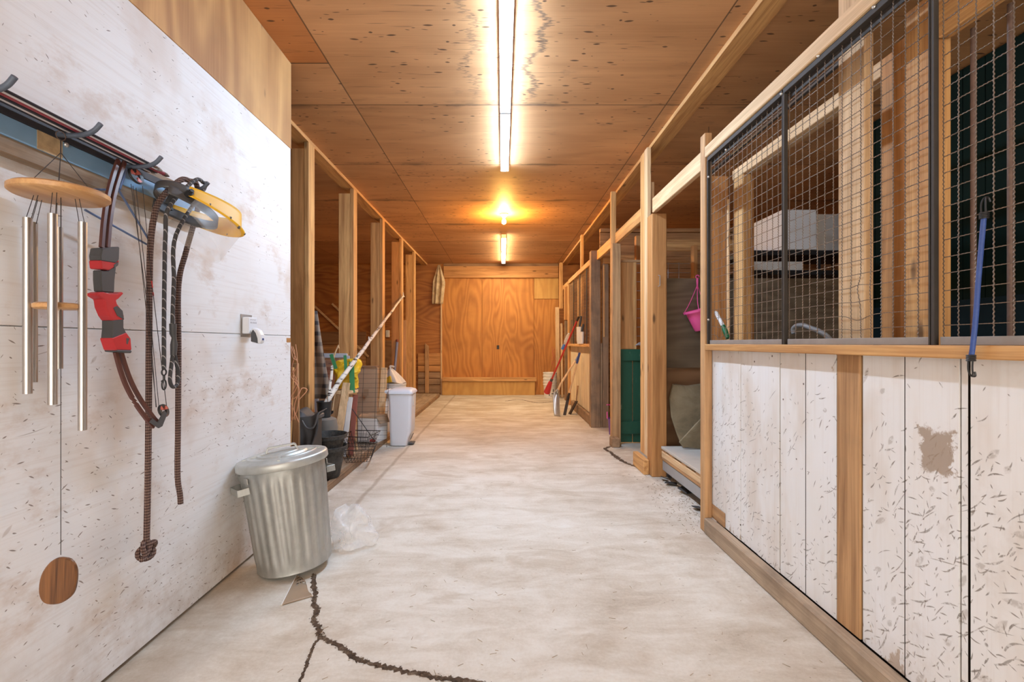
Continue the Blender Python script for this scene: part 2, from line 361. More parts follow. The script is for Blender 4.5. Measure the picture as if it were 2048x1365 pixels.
    g = G('flagstone'); c = g.obj(); n = g.noise(g.map(c, (1, 1, 1)), 4, 7, .65, .5)
    M['stone'] = g.fin(g.ramp(n, [(.3, (.17, .13, .07)), (.5, (.27, .21, .12)), (.72, (.38, .31, .19))]), .8, bump=n, bs=.6, bd=.01)
    M['soil'] = None
    g = G('crack_rubble'); c = g.obj(); n = g.noise(c, 55, 6, .75); n2 = g.noise(c, 12, 4, .6)
    M['soil'] = g.fin(g.ramp(g.ma('ADD', g.ma('MULTIPLY', n, .6), g.ma('MULTIPLY', n2, .4)), [(.34, (.045, .028, .018)), (.52, (.13, .082, .05)), (.66, (.34, .26, .18))]), .95, bump=n, bs=1., bd=.01)
    M['chaff'] = plain('straw_chaff', (.30, .205, .10), .8, var=.4, scale=60)
    # braided rope
    g = G('braided_brown_rope'); c = g.obj(False); o = g.xyz(c)
    u = g.ma('ADD', g.ma('MULTIPLY', o[2], 300.), g.ma('MULTIPLY', g.ma('ADD', o[1], o[0]), 420.))
    v = g.ma('SUBTRACT', g.ma('MULTIPLY', o[2], 300.), g.ma('MULTIPLY', g.ma('ADD', o[1], o[0]), 420.))
    w = g.ma('MULTIPLY', g.ma('SINE', u), g.ma('SINE', v))
    M['rope'] = g.fin(g.ramp(g.ma('ADD', g.ma('MULTIPLY', w, .5), .5), [(.25, (.045, .022, .018)), (.5, (.15, .075, .06)), (.85, (.30, .21, .17))]), .8, bump=w, bs=.8, bd=.003)
    g = G('dark_leash_cord'); c = g.obj(False); o = g.xyz(c)
    w = g.ma('SINE', g.ma('ADD', g.ma('MULTIPLY', o[2], 170.), g.ma('MULTIPLY', o[1], 260.)))
    M['leash'] = g.fin(g.mix(g.step(w, .88, .97), (.045, .043, .045), (.33, .31, .30)), .7)
    # birch bark
    g = G('birch_bark'); c = g.obj()
    n = g.noise(g.map(c, (9, 9, 38)), 1, 4, .6); n2 = g.noise(c, 9, 3)
    col = g.mix(g.step(n, .55, .61), (.74, .69, .62), (.07, .05, .04)); col = g.mix(g.step(n2, .5, .8, 0, .5), col, (.50, .37, .27))
    M['birch'] = g.fin(col, .75)
    # plaid cloth
    g = G('grey_plaid_cloth'); c = g.obj(False); o = g.xyz(c)
    w1 = g.step(g.ma('SINE', g.ma('MULTIPLY', g.ma('ADD', o[1], o[0]), 62.)), .2, .6); w2 = g.step(g.ma('SINE', g.ma('MULTIPLY', o[2], 62.)), .2, .6)
    M['plaid'] = g.fin(g.mix(g.ma('MULTIPLY', g.ma('ADD', w1, w2), .5), (.30, .235, .18), (.045, .042, .045)), .9)
    # disc wood
    M['disc'] = wood('varnished_disc_wood', 1, (.45, .215, .075), (.66, .38, .165), 0, vary=.05, rough=.4)
    M['sail'] = wood('burnt_disc_wood', 2, (.045, .016, .006), (.24, .10, .033), 0, vary=.05, rough=.4)
    # clear sheet
    def clear(name, col, alpha, rough):
        g = G(name); t = g.n('ShaderNodeBsdfTransparent'); p = g.b
        g.put(p.inputs['Base Color'], col); p.inputs['Roughness'].default_value = rough
        x = g.n('ShaderNodeMixShader'); 
        n = g.noise(g.obj(), 7, 4, .6)
        g.put(x.inputs[0], g.ma('MULTIPLY', g.step(n, .3, .7, .7, 1.3), alpha)); g.t.links.new(t.outputs[0], x.inputs[1]); g.t.links.new(p.outputs[0], x.inputs[2])
        g.t.links.new(x.outputs[0], g.out.inputs[0]); return g.m
    M['clear'] = clear('clear_visor_sheet', (.80, .78, .76), .11, .22)
    M['film'] = clear('clear_plastic_film', (.86, .86, .87), .33, .15)
    M['dirtyfilm'] = clear('dusty_plastic_film', (.62, .48, .30), .8, .6)
    M['led'] = emit('lit_led_tube', (.77, 1.05, 1.40), 112.)
    M['led_far'] = emit('lit_warm_tube', (1., .84, .56), 122.)
    M['bulb'] = emit('lit_warm_bulb', (1., .52, .12), 2300.)
mats()
# ---------------------------------------------------------------- geometry helpers
class MB:
    def __init__(s): s.v, s.f, s.mi, s.sm = [], [], [], []; s.cur = 0
    def add(s, vs, fs, smooth=False):
        n = len(s.v); s.v += [tuple(v) for v in vs]
        for f in fs: s.f.append([i+n for i in f]); s.mi.append(s.cur); s.sm.append(smooth)
        return s
    def box(s, x0, x1, y0, y1, z0, z1):
        vs = [(x, y, z) for x in (x0, x1) for y in (y0, y1) for z in (z0, z1)]
        return s.add(vs, [(0,1,3,2),(4,6,7,5),(0,4,5,1),(2,3,7,6),(0,2,6,4),(1,5,7,3)])
    def beam(s, p, q, w, h, up=(0,0,1)):
        p, q = V(p), V(q); d = (q-p).normalized(); u = V(up); sd = d.cross(u)
        if sd.length < 1e-4: sd = d.cross(V((1,0,0)))
        sd.normalize(); u = sd.cross(d).normalized()
        vs = [e + sd*a*w/2 + u*b*h/2 for e in (p, q) for a in (-1,1) for b in (-1,1)]
        return s.add(vs, [(0,1,3,2),(4,6,7,5),(0,4,5,1),(2,3,7,6),(0,2,6,4),(1,5,7,3)])
    def tube(s, pts, r, n=8, cap=True, closed=False):
        pts = [V(p) for p in pts]; N = len(pts)
        rr = r if isinstance(r, (list, tuple)) else [r]*N
        rings = []; u = None
        for i, p in enumerate(pts):
            if closed: d = pts[(i+1) % N]-pts[i-1]
            else: d = pts[min(i+1, N-1)]-pts[max(i-1, 0)]
            d.normalize()
            if u is None: u = d.orthogonal().normalized()
            else:
                u = u-d*u.dot(d)
                u = u.normalized() if u.length > 1e-6 else d.orthogonal().normalized()
            w = d.cross(u)
            rings.append([p+(u*math.cos(2*math.pi*k/n)+w*math.sin(2*math.pi*k/n))*rr[i] for k in range(n)])
        vs = [v for q in rings for v in q]; fs = []
        for i in range(N if closed else N-1):
            j = (i+1) % N
            for k in range(n): fs.append((i*n+k, i*n+(k+1)%n, j*n+(k+1)%n, j*n+k))
        s.add(vs, fs, True)
        if cap and not closed:
            s.add(rings[0], [tuple(range(n))[::-1]]); s.add(rings[-1], [tuple(range(n))])
        return s
    def lathe(s, prof, M4=None, n=32, fn=None, cap0=False, cap1=False):
        M4 = M4 or Matrix(); vs = []; m = len(prof)
        for r, z in prof:
            for k in range(n):
                a = 2*math.pi*k/n; q = r if fn is None else fn(r, z, a)
                vs.append(M4 @ V((q*math.cos(a), q*math.sin(a), z)))
        fs = [(i*n+k, i*n+(k+1)%n, (i+1)*n+(k+1)%n, (i+1)*n+k) for i in range(m-1) for k in range(n)]
        s.add(vs, fs, True)
        if cap0: s.add(vs[:n], [tuple(range(n))[::-1]])
        if cap1: s.add(vs[-n:], [tuple(range(n))])
        return s
    def grid(s, fn, nu, nv, smooth=True, closeu=False):
        vs = [fn(i/nu, j/nv) for i in range(nu+(0 if closeu else 1)) for j in range(nv+1)]
        w = nv+1; L = nu if closeu else nu
        fs = []
        for i in range(L):
            i2 = (i+1) % nu if closeu else i+1
            for j in range(nv): fs.append((i*w+j, i2*w+j, i2*w+j+1, i*w+j+1))
        return s.add(vs, fs, smooth)
    def prism(s, poly, d):            # planar outline extruded by vector d
        poly = [V(p) for p in poly]; d = V(d); n = len(poly)
        fs = [tuple(range(n))[::-1], tuple(range(n, 2*n))] + [(i, (i+1)%n, n+(i+1)%n, n+i) for i in range(n)]
        return s.add(poly+[p+d for p in poly], fs)
    def ball(s, c, r, n=12, sx=1, sy=1, sz=1):
        c = V(c); prof = [(max(1e-4, math.sin(math.pi*i/(n//2+1))), -math.cos(math.pi*i/(n//2+1))) for i in range(n//2+2)]
        return s.lathe(prof, Matrix.Translation(c) @ Matrix.Diagonal((r*sx, r*sy, r*sz, 1)), n)
    def build(s, name, mat, parent=None, bevel=0., origin='base', loc=None, thick=0., weld=True):
        me = bpy.data.meshes.new(name)
        vs = [V(v) for v in s.v]
        if parent is not None: o = wl(parent)
        elif loc is not None: o = V(loc)
        elif origin == 'base':
            lo = [min(v[i] for v in vs) for i in range(3)]; hi = [max(v[i] for v in vs) for i in range(3)]
            o = V(((lo[0]+hi[0])/2, (lo[1]+hi[1])/2, lo[2]))
        else: o = V((0,0,0))
        me.from_pydata([v-o for v in vs], [], s.f)
        for m in (mat if isinstance(mat, (list, tuple)) else [mat]): me.materials.append(m)
        me.polygons.foreach_set('material_index', s.mi); me.polygons.foreach_set('use_smooth', s.sm)
        bm = bmesh.new(); bm.from_mesh(me)
        if weld: bmesh.ops.remove_doubles(bm, verts=bm.verts, dist=1e-6)
        bmesh.ops.recalc_face_normals(bm, faces=bm.faces); bm.to_mesh(me); bm.free()
        me.set_sharp_from_angle(angle=math.radians(40)) if any(s.sm) else None
        ob = bpy.data.objects.new(name, me); C.objects.link(ob)
        if parent is not None: ob.parent = parent
        else: ob.location = o
        if bevel:
            b = ob.modifiers.new('bevel', 'BEVEL'); b.width = bevel; b.segments = 1; b.limit_method = 'ANGLE'
        if thick:
            b = ob.modifiers.new('thickness', 'SOLIDIFY'); b.thickness = thick; b.offset = 0
        return ob

def wl(o):
    l = V((0,0,0))
    while o is not None: l = l+o.location; o = o.parent
    return l
def tag(o, label, cat, group=None, kind=None):
    o['label'] = label; o['category'] = cat
    if group: o['group'] = group
    if kind: o['kind'] = kind
    return o
def thing(name, label, cat, loc, group=None):
    o = bpy.data.objects.new(name, None); C.objects.link(o); o.location = loc; o.empty_display_size = .1
    return tag(o, label, cat, group)
def lab(o, t): o['label'] = t; return o
def struct(o, label=None):
    o['kind'] = 'structure'
    if label: o['label'] = label
    return o
def copy_thing(root, loc, label):
    r = root.copy(); C.objects.link(r); r.location = loc; r['label'] = label
    for ch in list(root.children):
        c = ch.copy(); C.objects.link(c); c.parent = r
        for g in list(ch.children):
            d = g.copy(); C.objects.link(d); d.parent = c
    return r
def B(x0, x1, y0, y1, z0, z1): return MB().box(x0, x1, y0, y1, z0, z1)
def smooth_path(pts, k=6):
    """Catmull-Rom through the points"""
    pts = [V(p) for p in pts]; out = []
    for i in range(len(pts)-1):
        p0 = pts[max(i-1, 0)]; p1 = pts[i]; p2 = pts[i+1]; p3 = pts[min(i+2, len(pts)-1)]
        for j in range(k):
            t = j/k
            out.append(.5*((2*p1)+(p2-p0)*t+(2*p0-5*p1+4*p2-p3)*t*t+(3*p1-p0-3*p2+p3)*t**3))
    return out+[pts[-1]]
def jit(a): return random.uniform(-a, a)
def rag(s, xs):               # a slightly rough sawn board end / crumpled grid helper
    return [x+jit(s) for x in xs]
# ---------------------------------------------------------------- the building shell
YB, YE = -2.4, 11.16           # open barn doorway behind the camera, end wall
struct(B(-5.0, 5.2, YB, YE+.2, -.12, 0).build('floor', M['conc'], origin=None))
struct(B(-5.0, 5.2, YB, YE+.2, CEIL, CEIL+.05).build('ceiling', M['ceil'], origin=None))
struct(B(-5.1, -5.0, YB, YE+.2, 0, CEIL).build('wall_left_bay', M['brownply'], origin=None))
struct(B(5.2, 5.3, YB, YE+.2, 0, CEIL).build('wall_right_bay', M['brownply'], origin=None))
struct(B(-5.0, -1.45, YB-.05, YB, 0, CEIL).build('wall_front_left', M['brownply'], origin=None))
struct(B(1.35, 5.2, YB-.05, YB, 0, CEIL).build('wall_front_right', M['brownply'], origin=None))
# timber plank deck of the left bay, edged by a curb plank
m = MB(); x = -5.0
m.box(-5.0, -1.46, 3.2, YE-.14, .0, .045)
struct(m.build('trim_1', M['grey_y'], origin=None), 'grey boards decking the left bay')
struct(B(-1.46, -1.415, 3.17, 10.75, 0, .058).build('trim_2', M['dirty_y'], origin=None, bevel=.004))

# end wall
m = MB()
m.box(-5.0, -1.44, YE, YE+.1, 0, CEIL); m.box(1.318, 5.2, YE, YE+.1, 0, CEIL)
m.cur = 1
for px0, px1, py0, py1 in ((883.5, 963.5, 556, 757), (964.5, 1067.5, 556, 800), (1068.5, 1117, 599, 800)):
    a, b = at(px0, py1, YE), at(px1, py0, YE); m.box(a.x, b.x, YE, YE+.1, max(0, a.z), b.z)
m.cur = 2
a, b = at(1068.5, 598, YE), at(1117, 556, YE); m.box(a.x, b.x, YE, YE+.1, a.z, b.z)
m.cur = 1; m.box(-1.4395, 1.3175, YE+.02, YE+.1, 0, CEIL)
struct(m.build('wall_back', [M['backply_x'], M['backply_z'], M['backply_l']], origin=None))
a, b = at(887, 556, YE-.04), at(1117, 533, YE-.04)
struct(B(a.x, b.x, YE-.05, YE, a.z, b.z).build('trim_3', M['red_x'], origin=None, bevel=.004), 'plank header over the boarded end opening')
struct(B(a.x, b.x, YE-.02, YE, b.z, CEIL).build('trim_4', M['brownply'], origin=None))
a, b = at(884, 791, YE-.1), at(1070, 764, YE-.1)
struct(B(a.x, b.x, YE-.10, YE-.001, 0, b.z).build('trim_5', M['backply_l'], origin=None, bevel=.004), 'plank apron along the foot of the end wall')
a, b = at(884, 763.5, YE-.12), at(1073, 755.5, YE-.12)
struct(B(a.x, b.x, YE-.13, YE-.001, a.z, b.z).build('trim_6', M['fir_x'], origin=None, bevel=.004), 'rail on the apron of the end wall')
a = at(881.5, 800, YE-.02); b = at(884, 556, YE-.02)
struct(B(a.x, b.x, YE-.03, YE, .0, b.z).build('trim_7', M['pale_z'], origin=None))
# worn planks nailed to the left foot of the end wall
for k, (p0, p1) in enumerate(((707, 731), (732, 744), (745, 757), (758, 770), (771, 790))):
    a, b = at(836, p1, YE-.03), at(880.5, p0, YE-.03)
    o = B(a.x-1.2*0, b.x, YE-.035-.004*(k % 2), YE-.001, max(.046, a.z+.006), b.z).build('wall_plank', M['red_x'] if k < 2 else M['dirty_x'], bevel=.003)
    tag(o, ['topmost pale plank nailed across the foot of the end wall beside the curb', 'second plank from the top across the left foot of the end wall', 'third plank from the top, greyed, across the left foot of the end wall', 'second plank from the deck, greyed, across the left foot of the end wall', 'lowest and darkest plank across the left foot of the end wall'][k], 'plank', 'planks on the end wall left of the opening')
a, b = at(850, 790, YE-.07), at(857.5, 693, YE-.07)
m = MB(); m.prism([(a.x, YE-.072, .046), (b.x, YE-.072, .046), (b.x, YE-.072, b.z), (a.x, YE-.072, b.z+.07)], (0, .03, 0))
tag(m.build('upright_board', M['old_z'], bevel=.003), 'upright board with slanted top over the greyed planks of the end wall', 'board')
# lower greyed cladding seen between the posts
for k, (x0, x1, p0, p1) in enumerate(((-4.4, -3.2, 664, 690), (-4.4, -3.2, 691, 735), (-3.19, -2.3, 681, 760))):
    a = at(700, p1, YE-.03); b = at(700, p0, YE-.03)
    tag(B(x0, x1, YE-.02, YE-.001, a.z, b.z).build('cladding_panel', [M['brownply'], M['old_x'], M['brownply']][k]),
        ['upper weathered panel on the end wall seen just right of the first left post', 'lower knotty weathered panel on the end wall seen just right of the first left post', 'brown panel on the end wall seen just right of the second left post'][k], 'panel')

# ceiling plates over both post rows
struct(B(-1.90, -1.765, 3.0, YE, 3.044, CEIL).build('trim_8', M['fir_y'], origin=None))
struct(B(1.39, 1.525, YB, YE, 3.044, CEIL).build('trim_9', M['fir_y'], origin=None))

# white plywood partition on the left
m = MB(); XL = -1.41
m.box(XL-.10, XL, YB, 3.16, .020, 1.2585); m.box(XL-.10, XL, YB, 3.16, 1.2615, 2.505)
m.box(XL-.09, XL-.012, YB, 3.155, .022, 2.51)
m.cur = 1; m.box(XL-.10, XL-.002, YB, 3.175, 2.509, CEIL-.001)
m.cur = 2; m.box(XL-.012, XL+.0015, 3.10, 3.161, 1.215, 1.245)
struct(m.build('wall_left', [M['wply'], M['rawply'], M['red_y']], origin=None, bevel=.0015), 'white painted plywood partition with raw plywood above')

# floor cracks: crumbled edges filled with dirt
def crack(name, pts, w, seed, label):
    rnd = random.Random(seed); P = smooth_path([atz(x, y, 0) for x, y in pts], 9)
    m = MB(); rows = []
    L = 0; nn = len(P)
    for i, p in enumerate(P):
        d = (P[min(i+1, nn-1)]-P[max(i-1, 0)]).normalized(); n = V((-d.y, d.x, 0))
        p = p+n*rnd.uniform(-.22, .22)*w
        e = min(1, i/4+.25, (nn-1-i)/4+.12)
        a = w*e*rnd.uniform(.30, .75); b = w*e*rnd.uniform(.30, .75); h = rnd.uniform(.0018, .005)
        rows += [p-n*a+V((0,0,.0004)), p-n*a*.45+V((0,0,h*rnd.uniform(.3,1))), p+V((0,0,.0012)), p+n*b*.5+V((0,0,h*rnd.uniform(.3,1))), p+n*b+V((0,0,.0004))]
    m.add(rows, [(i*5+k, i*5+k+1, i*5+k+6, i*5+k+5) for i in range(nn-1) for k in range(4)])
    # crumbs
    for i in range(nn*2):
        p = P[rnd.randrange(nn)]+V((rnd.uniform(-1,1)*w*.7, rnd.uniform(-1,1)*w*.7, .002)); s = rnd.uniform(.12, .3)*w
        m.add([p+V((rnd.uniform(-s,s), rnd.uniform(-s,s), rnd.uniform(0,s*.6))) for _ in range(4)], [(0,1,2),(0,2,3),(0,3,1),(1,3,2)])
    return struct(m.build(name, M['soil'], weld=False), label)
crack('floor_crack', [(628,1148),(626,1168),(630,1190),(627,1208),(635,1222),(628,1240),(637,1256),(641,1274),(662,1285),(690,1301),(712,1318),(735,1326),(765,1334),(800,1342),(835,1349),(880,1357),(925,1362),(985,1372)], .023, 3, 'wide crumbled crack across the concrete in front of the dustbin')
crack('floor_crack', [(641,1276),(629,1290),(621,1310),(615,1325),(608,1346),(597,1368)], .011, 5, 'thin crack branching toward the camera')
crack('floor_crack', [(1224,893),(1211,898),(1220,905),(1232,914),(1243,922),(1258,929),(1283,938)], .04, 8, 'crack running to the foot of the big right post')
crack('floor_crack', [(1010,803),(1040,800),(1075,806),(1112,803)], .035, 9, 'hairline crack near the end wall')

# ---------------------------------------------------------------- posts and beams
ords = ['first', 'second', 'third', 'fourth', 'fifth']
for k, Y in enumerate((4.32, 5.62, 6.98, 8.30, 9.50)):
    t = thing('wooden_post', f'{ords[k]} built-up wooden post of the left row, counted from the white partition' if k < 4 else 'fifth and farthest built-up wooden post of the left row, nearest the end wall', 'post', (-1.85, Y, .045), 'left row of posts')
    B(-1.94, -1.806, Y, Y+.14, .046, 2.985).build('column', M['red_z' if k in (0, 3) else 'fir_z'], t, bevel=.004)
    B(-1.804, -1.76, Y-.004, Y+.132, .046, 3.043).build('stud', M['fir_z'], t, bevel=.004)
    if k < 4: lab(t.children[1], 'pale stud on the aisle side')

t = thing('wooden_post', 'big square wooden post with block at its foot, beside the pallet platform on the right', 'post', (1.42, 4.4, 0))
B(1.349, 1.485, 4.29, 4.43, 0, 2.385).build('column', M['red_z'], t, bevel=.006)
B(1.349, 1.388, 4.434, 4.52, .15, 3.043).build('stud', M['pale_z'], t, bevel=.004)
B(1.352, 1.388, 4.525, 4.66, .15, 3.043).build('stud', M['fir_z'], t, bevel=.004)
B(1.392, 1.42, 4.44, 4.52, 2.45, 2.72).build('packer', M['old_z'], t, bevel=.003)
lab(B(1.296, 1.347, 4.36, 4.72, 0, .138).build('foot_block', M['fir_y'], t, bevel=.005), 'short timber block at the foot')
m = MB(); c = at(1319, 562, 4.286); m.tube([c+V((-.012,0,-.05)), c+V((.0,-.012,-.045)), c+V((.0,-.014,.0)), c+V((.0,-.012,.045)), c+V((-.012,0,.05))], .004, 6)
m.build('staple', M['greysteel'], t)

t = thing('wooden_post', 'slim wooden post beside the green half door, with a block at its foot', 'post', (1.35, 5.7, 0))
B(1.308, 1.405, 5.64, 5.72, 0, 2.40).build('column', M['old_z'], t, bevel=.004)
B(1.308, 1.37, 5.722, 5.77, .0, 3.043).build('stud', M['fir_z'], t, bevel=.004)
B(1.268, 1.36, 5.50, 5.636, 0, .105).build('foot_block', M['dirty_y'], t, bevel=.005)

t = thing('wooden_post', 'thick dark post at the near corner of the far stall, behind the slim post', 'post', (1.34, 6.9, 0))
B(1.265, 1.405, 6.80, 6.92, 0, 2.54).build('column', M['dirty_z'], t, bevel=.006)
B(1.407, 1.435, 6.82, 6.93, 0, 1.21).build('packer', M['dirty_z'], t, bevel=.004)
t = thing('wooden_post', 'slender stud from the far stall top rail up to the ceiling', 'post', (1.34, 8.05, 2.46))
B(1.325, 1.37, 8.0, 8.1, 2.452, 3.043).build('stud', M['fir_z'], t, bevel=.004)
t = thing('wooden_post', 'farthest post of the right row, against the end wall', 'post', (1.33, 10.75, 0))
B(1.30, 1.37, 10.78, 10.92, 2.0, 3.043).build('stud', M['fir_z'], t, bevel=.004)
B(1.31, 1.50, 10.0, 10.12, 1.70, 2.40).build('upper_block', M['red_z'], t, bevel=.006)
B(1.32, 1.52, 10.02, 10.14, 0, 1.69).build('column', M['dirty_z'], t, bevel=.006)
B(1.37, 1.50, 10.0, 10.9, 2.42, 2.52).build('brace', M['fir_y'], t, bevel=.006)

for nm, y0, y1, lb in (('tie_beam', 3.10, 4.288, 'pale tie beam from the mesh stall corner to the big post'), ('tie_beam', 4.665, 5.715, 'tie beam between the big post and the slim post'), ('tie_beam', 5.775, 6.795, 'tie beam between the slim post and the far stall corner post')):
    tag(B(1.352, 1.391, y0, y1, 2.388 if y0 < 4 else 2.405, 2.518 if y0 < 4 else 2.535).build(nm, M['pale_y' if y0 < 4 else 'fir_y'], bevel=.004), lb, 'beam', 'tie beams of the right row')
# ---------------------------------------------------------------- right side: the mesh-fronted stall
def wire_mesh(m, X, y0, y1, z0, z1, sp, r, amp, per, ns=4, dents=()):
    def wire(p, q, ph):
        p, q = V(p), V(q); L = (q-p).length; d = (q-p)/L
        N = max(2, int(L/(per/4))) if amp else max(2, int(L/.05))
        e1 = V((1,0,0)); e2 = d.cross(e1); vs = []
        for i in range(N+1):
            s = L*i/N; c = p+d*s
            if amp: c = c+e1*amp*math.sin(2*math.pi*s/per+ph)
            for (yy, zz, rad, dy, dz, dx) in dents:
                t = ((c.y-yy)**2+(c.z-zz)**2)/rad**2
                if t < 9: w = math.exp(-t); c = c+V((dx*w, dy*w, dz*w))
            for k in range(ns):
                a = 2*math.pi*(k+.5)/ns; vs.append(c+e1*r*math.cos(a)+e2*r*math.sin(a))
        m.add(vs, [(i*ns+k, i*ns+(k+1)%ns, (i+1)*ns+(k+1)%ns, (i+1)*ns+k) for i in range(N) for k in range(ns)], True)
    n = int(round((y1-y0)/sp)); 
    for i in range(n+1):
        y = y0+(y1-y0)*i/n; wire((X, y+jit(.002), z0), (X, y+jit(.002), z1), random.uniform(0, 6))
    n = int(round((z1-z0)/sp))
    for i in range(1, n):
        z = z0+(z1-z0)*i/n; wire((X+r*1.6, y0, z+jit(.002)), (X+r*1.6, y1, z+jit(.002)), random.uniform(0, 6))

SF = thing('horse_stall', 'long stall front of scuffed white planks under a wire mesh grille, nearest on the right', 'stall front', (1.31, 2.0, 0))
YN = .55
B(1.29, 1.338, 3.03, 3.10, 0, 2.555).build('corner_post', M['old_z'], SF, bevel=.004)
B(1.283, 1.3375, YN, 3.028, 0, .098).build('sill', M['grey_y'], SF, bevel=.006)
B(1.288, 1.3375, YN, 3.028, 1.166, 1.204).build('rail', M['fir_y'], SF, bevel=.004)
B(1.288, 1.334, YN, 3.028, 2.392, 2.462).build('top_rail', M['pale_y'], SF, bevel=.004)
edges = [1420, 1451, 1481, 1515, 1559, 1611, 1673, 1723, 1810, 1919, 1938, 2075, 2250, 2500]
XB = 1.340
for a, b in zip(edges[:-1], edges[1:]):
    y1, y0 = yx(a, XB), yx(b, XB)
    gp = .0045 if a in (1559, 1919, 1938, 1673, 1723) else .0012
    x = XB+random.uniform(0, .004)
    if a == 1673: lab(B(XB-.002, XB+.03, y0+gp, y1-gp, .099, 1.165).build('batten', M['old_z'], SF, bevel=.002), 'bare wooden batten between the white planks')
    else:
        m = B(x, x+.022, y0+gp, y1-gp, .099, 1.165); m.mi[2] = m.mi[3] = int(gp > .002); m.build('plank', [M['wplank'], M['blade']], SF)
lab(B(1.3365, 1.3395, yx(1450, 1.3385), yx(1424, 1.3385), .099, .185).build('patch_board', M['old_y'], SF), 'small bare board at the foot of the corner')
B(1.366, 1.38, YN, 3.03, .02, 1.2).build('backing', M['blade'], SF)
# steel grille: three panels framed in angle steel
bars = [3.022, yx(1570, 1.312), yx(1868, 1.312), .62]
dents = [(yx(1715, 1.318), 1.318, .05, -.012, -.02, -.01), (yx(1440, 1.318), 1.27, .05, 0, -.025, -.006), (yx(1452, 1.318), 1.35, .05, .01, -.02, .01), (yx(1462, 1.318), 1.80, .06, .012, .015, .0), (yx(1722, 1.318), 1.40, .04, .016, .01, .0)]
for i in range(3):
    y1, y0 = bars[i], bars[i+1]
    m = MB(); m.box(1.300, 1.330, y0+.004, y1-.004, 2.3665, 2.391); m.box(1.326, 1.331, y0+.004, y1-.004, 2.34, 2.367)
    m.box(1.300, 1.306, y1-.013, y1-.003, 1.2045, 2.367); m.box(1.300, 1.322, y1-.006, y1-.003, 1.2045, 2.367)
    m.box(1.300, 1.306, y0+.002, y0+.007, 1.2045, 2.367)
    fr = m.build('grille_frame', M['angle'], SF, bevel=.001)
    lab(B(1.309, 1.331, y0+.013, y1-.023, 1.2045, 1.229).build('bottom_angle', M['greysteel'], fr, bevel=.001), 'dusty grey angle along the rail')
    m = MB(); wire_mesh(m, 1.318, y0+.014, y1-.024, 1.215, 2.375, .0495, .00165, .0014, .0125, dents=dents)
    m.build('wire_mesh', M['wire'], SF, weld=False)
for px, py in ((1452, 300), (1563, 188), (1637, 112), (1748, 14), (1417, 354), (1417, 640)):
    p = atx(px, py, 1.298 if px > 1420 else 1.289); m = MB(); m.ball(p, .007, 8); lab(m.build('bolt', M['alu'], SF), 'bright bolt head')

# inside that stall
tag(B(1.452, 1.490, 1.905, 2.056, 0, 2.46).build('stall_stud', M['pale_z'], bevel=.004), 'broad pale upright board just behind the middle of the near mesh', 'board')
tag(B(1.345, 1.385, 1.66, 1.905, 2.463, 3.043).build('stall_stud', M['pale_z'], bevel=.004), 'short pale upright from the mesh top rail to the ceiling', 'board')
t = thing('stall_stud', 'knotty doubled upright with a pale blue paper tag, behind the near mesh', 'board', (1.53, 1.75, 0))
B(1.502, 1.556, 1.645, 1.776, 0, 2.44).build('front_board', M['fir_z'], t, bevel=.004)
lab(B(1.56, 1.60, 1.77, 1.905, 0, 2.40).build('rear_board', M['red_z'], t, bevel=.004), 'darker board behind')
a = atx(1828, 56, 1.5); b = atx(1849, 40, 1.5)
lab(B(1.5002, 1.5016, b.y, a.y, a.z, b.z).build('paper_tag', plain('pale_blue_tag', (.42, .50, .58), .7), t), 'small pale blue paper tag')
t = tag(B(1.502, 1.545, .5, 1.64, 2.262, 2.44).build('header_beam', M['fir_y'], bevel=.004), 'header beam behind the mesh at the upper right', 'beam')
for px, lb in ((1947, 'left one of the two rusty upright bars behind the near mesh'), (2021, 'right one of the two rusty upright bars behind the near mesh')):
    X = 1.585; y = yx(px, X); m = MB(); m.tube([(X, y, .0), (X, y, 1.2), (X, y, 2.27)], .0085, 10)
    tag(m.build('iron_bar', M['rust']), lb, 'bar', 'rusty bars in the stall')
t = thing('door_frame', 'pale wooden frame standing inside the near stall, seen through the left part of the mesh', 'frame', (1.8, 3.3, 0))
B(1.752, 1.81, 3.46, 3.60, .2855, 2.447).build('upright', M['fir_z'], t, bevel=.003)
B(1.815, 1.855, 3.50, 3.62, .2855, 2.447).build('upright', M['red_z'], t, bevel=.003)
B(1.752, 1.83, 2.20, 3.62, 2.449, 2.522).build('crosspiece', M['pale_y'], t, bevel=.003)
B(1.752, 1.83, 2.08, 2.20, 0, 2.522).build('upright', M['red_z'], t, bevel=.003)
m = MB(); m.tube([(1.71, 3.60, .2855), (1.71, 3.60, 1.3), (1.712, 3.6, 2.3)], .011, 8)
tag(m.build('wooden_pole', M['pale_z']), 'thin pale pole standing beside the frame inside the near stall', 'pole')
tag(B(1.60, 1.74, 3.66, 3.70, .2855, 2.5).build('stall_stud', M['red_z'], bevel=.003), 'reddish dark upright at the far corner inside the near stall', 'board')
m = MB(); m.tube(smooth_path([(1.78, 2.3, 2.695), (1.78, 2.9, 2.685), (1.78, 3.6, 2.675), (1.79, 4.2, 2.67)]), .014, 8)
for y in (2.4, 4.1): m.tube([(1.78, y, 2.67), (1.78, y, CEIL-.0005)], .002, 4)
tag(m.build('black_pipe', M['black']), 'black pipe running above the frame inside the near stall', 'pipe')
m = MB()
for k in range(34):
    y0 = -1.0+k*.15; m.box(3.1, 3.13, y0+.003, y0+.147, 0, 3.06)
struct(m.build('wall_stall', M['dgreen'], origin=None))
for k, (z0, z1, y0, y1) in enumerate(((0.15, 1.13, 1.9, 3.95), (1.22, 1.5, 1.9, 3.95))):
    tag(B(3.06, 3.098, y0, y1, z0, z1).build('blue_board', M['dblue'], bevel=.004), ['lower dark blue panel on the back wall of the near stall', 'upper dark blue panel band on the back wall of the near stall'][k], 'panel')
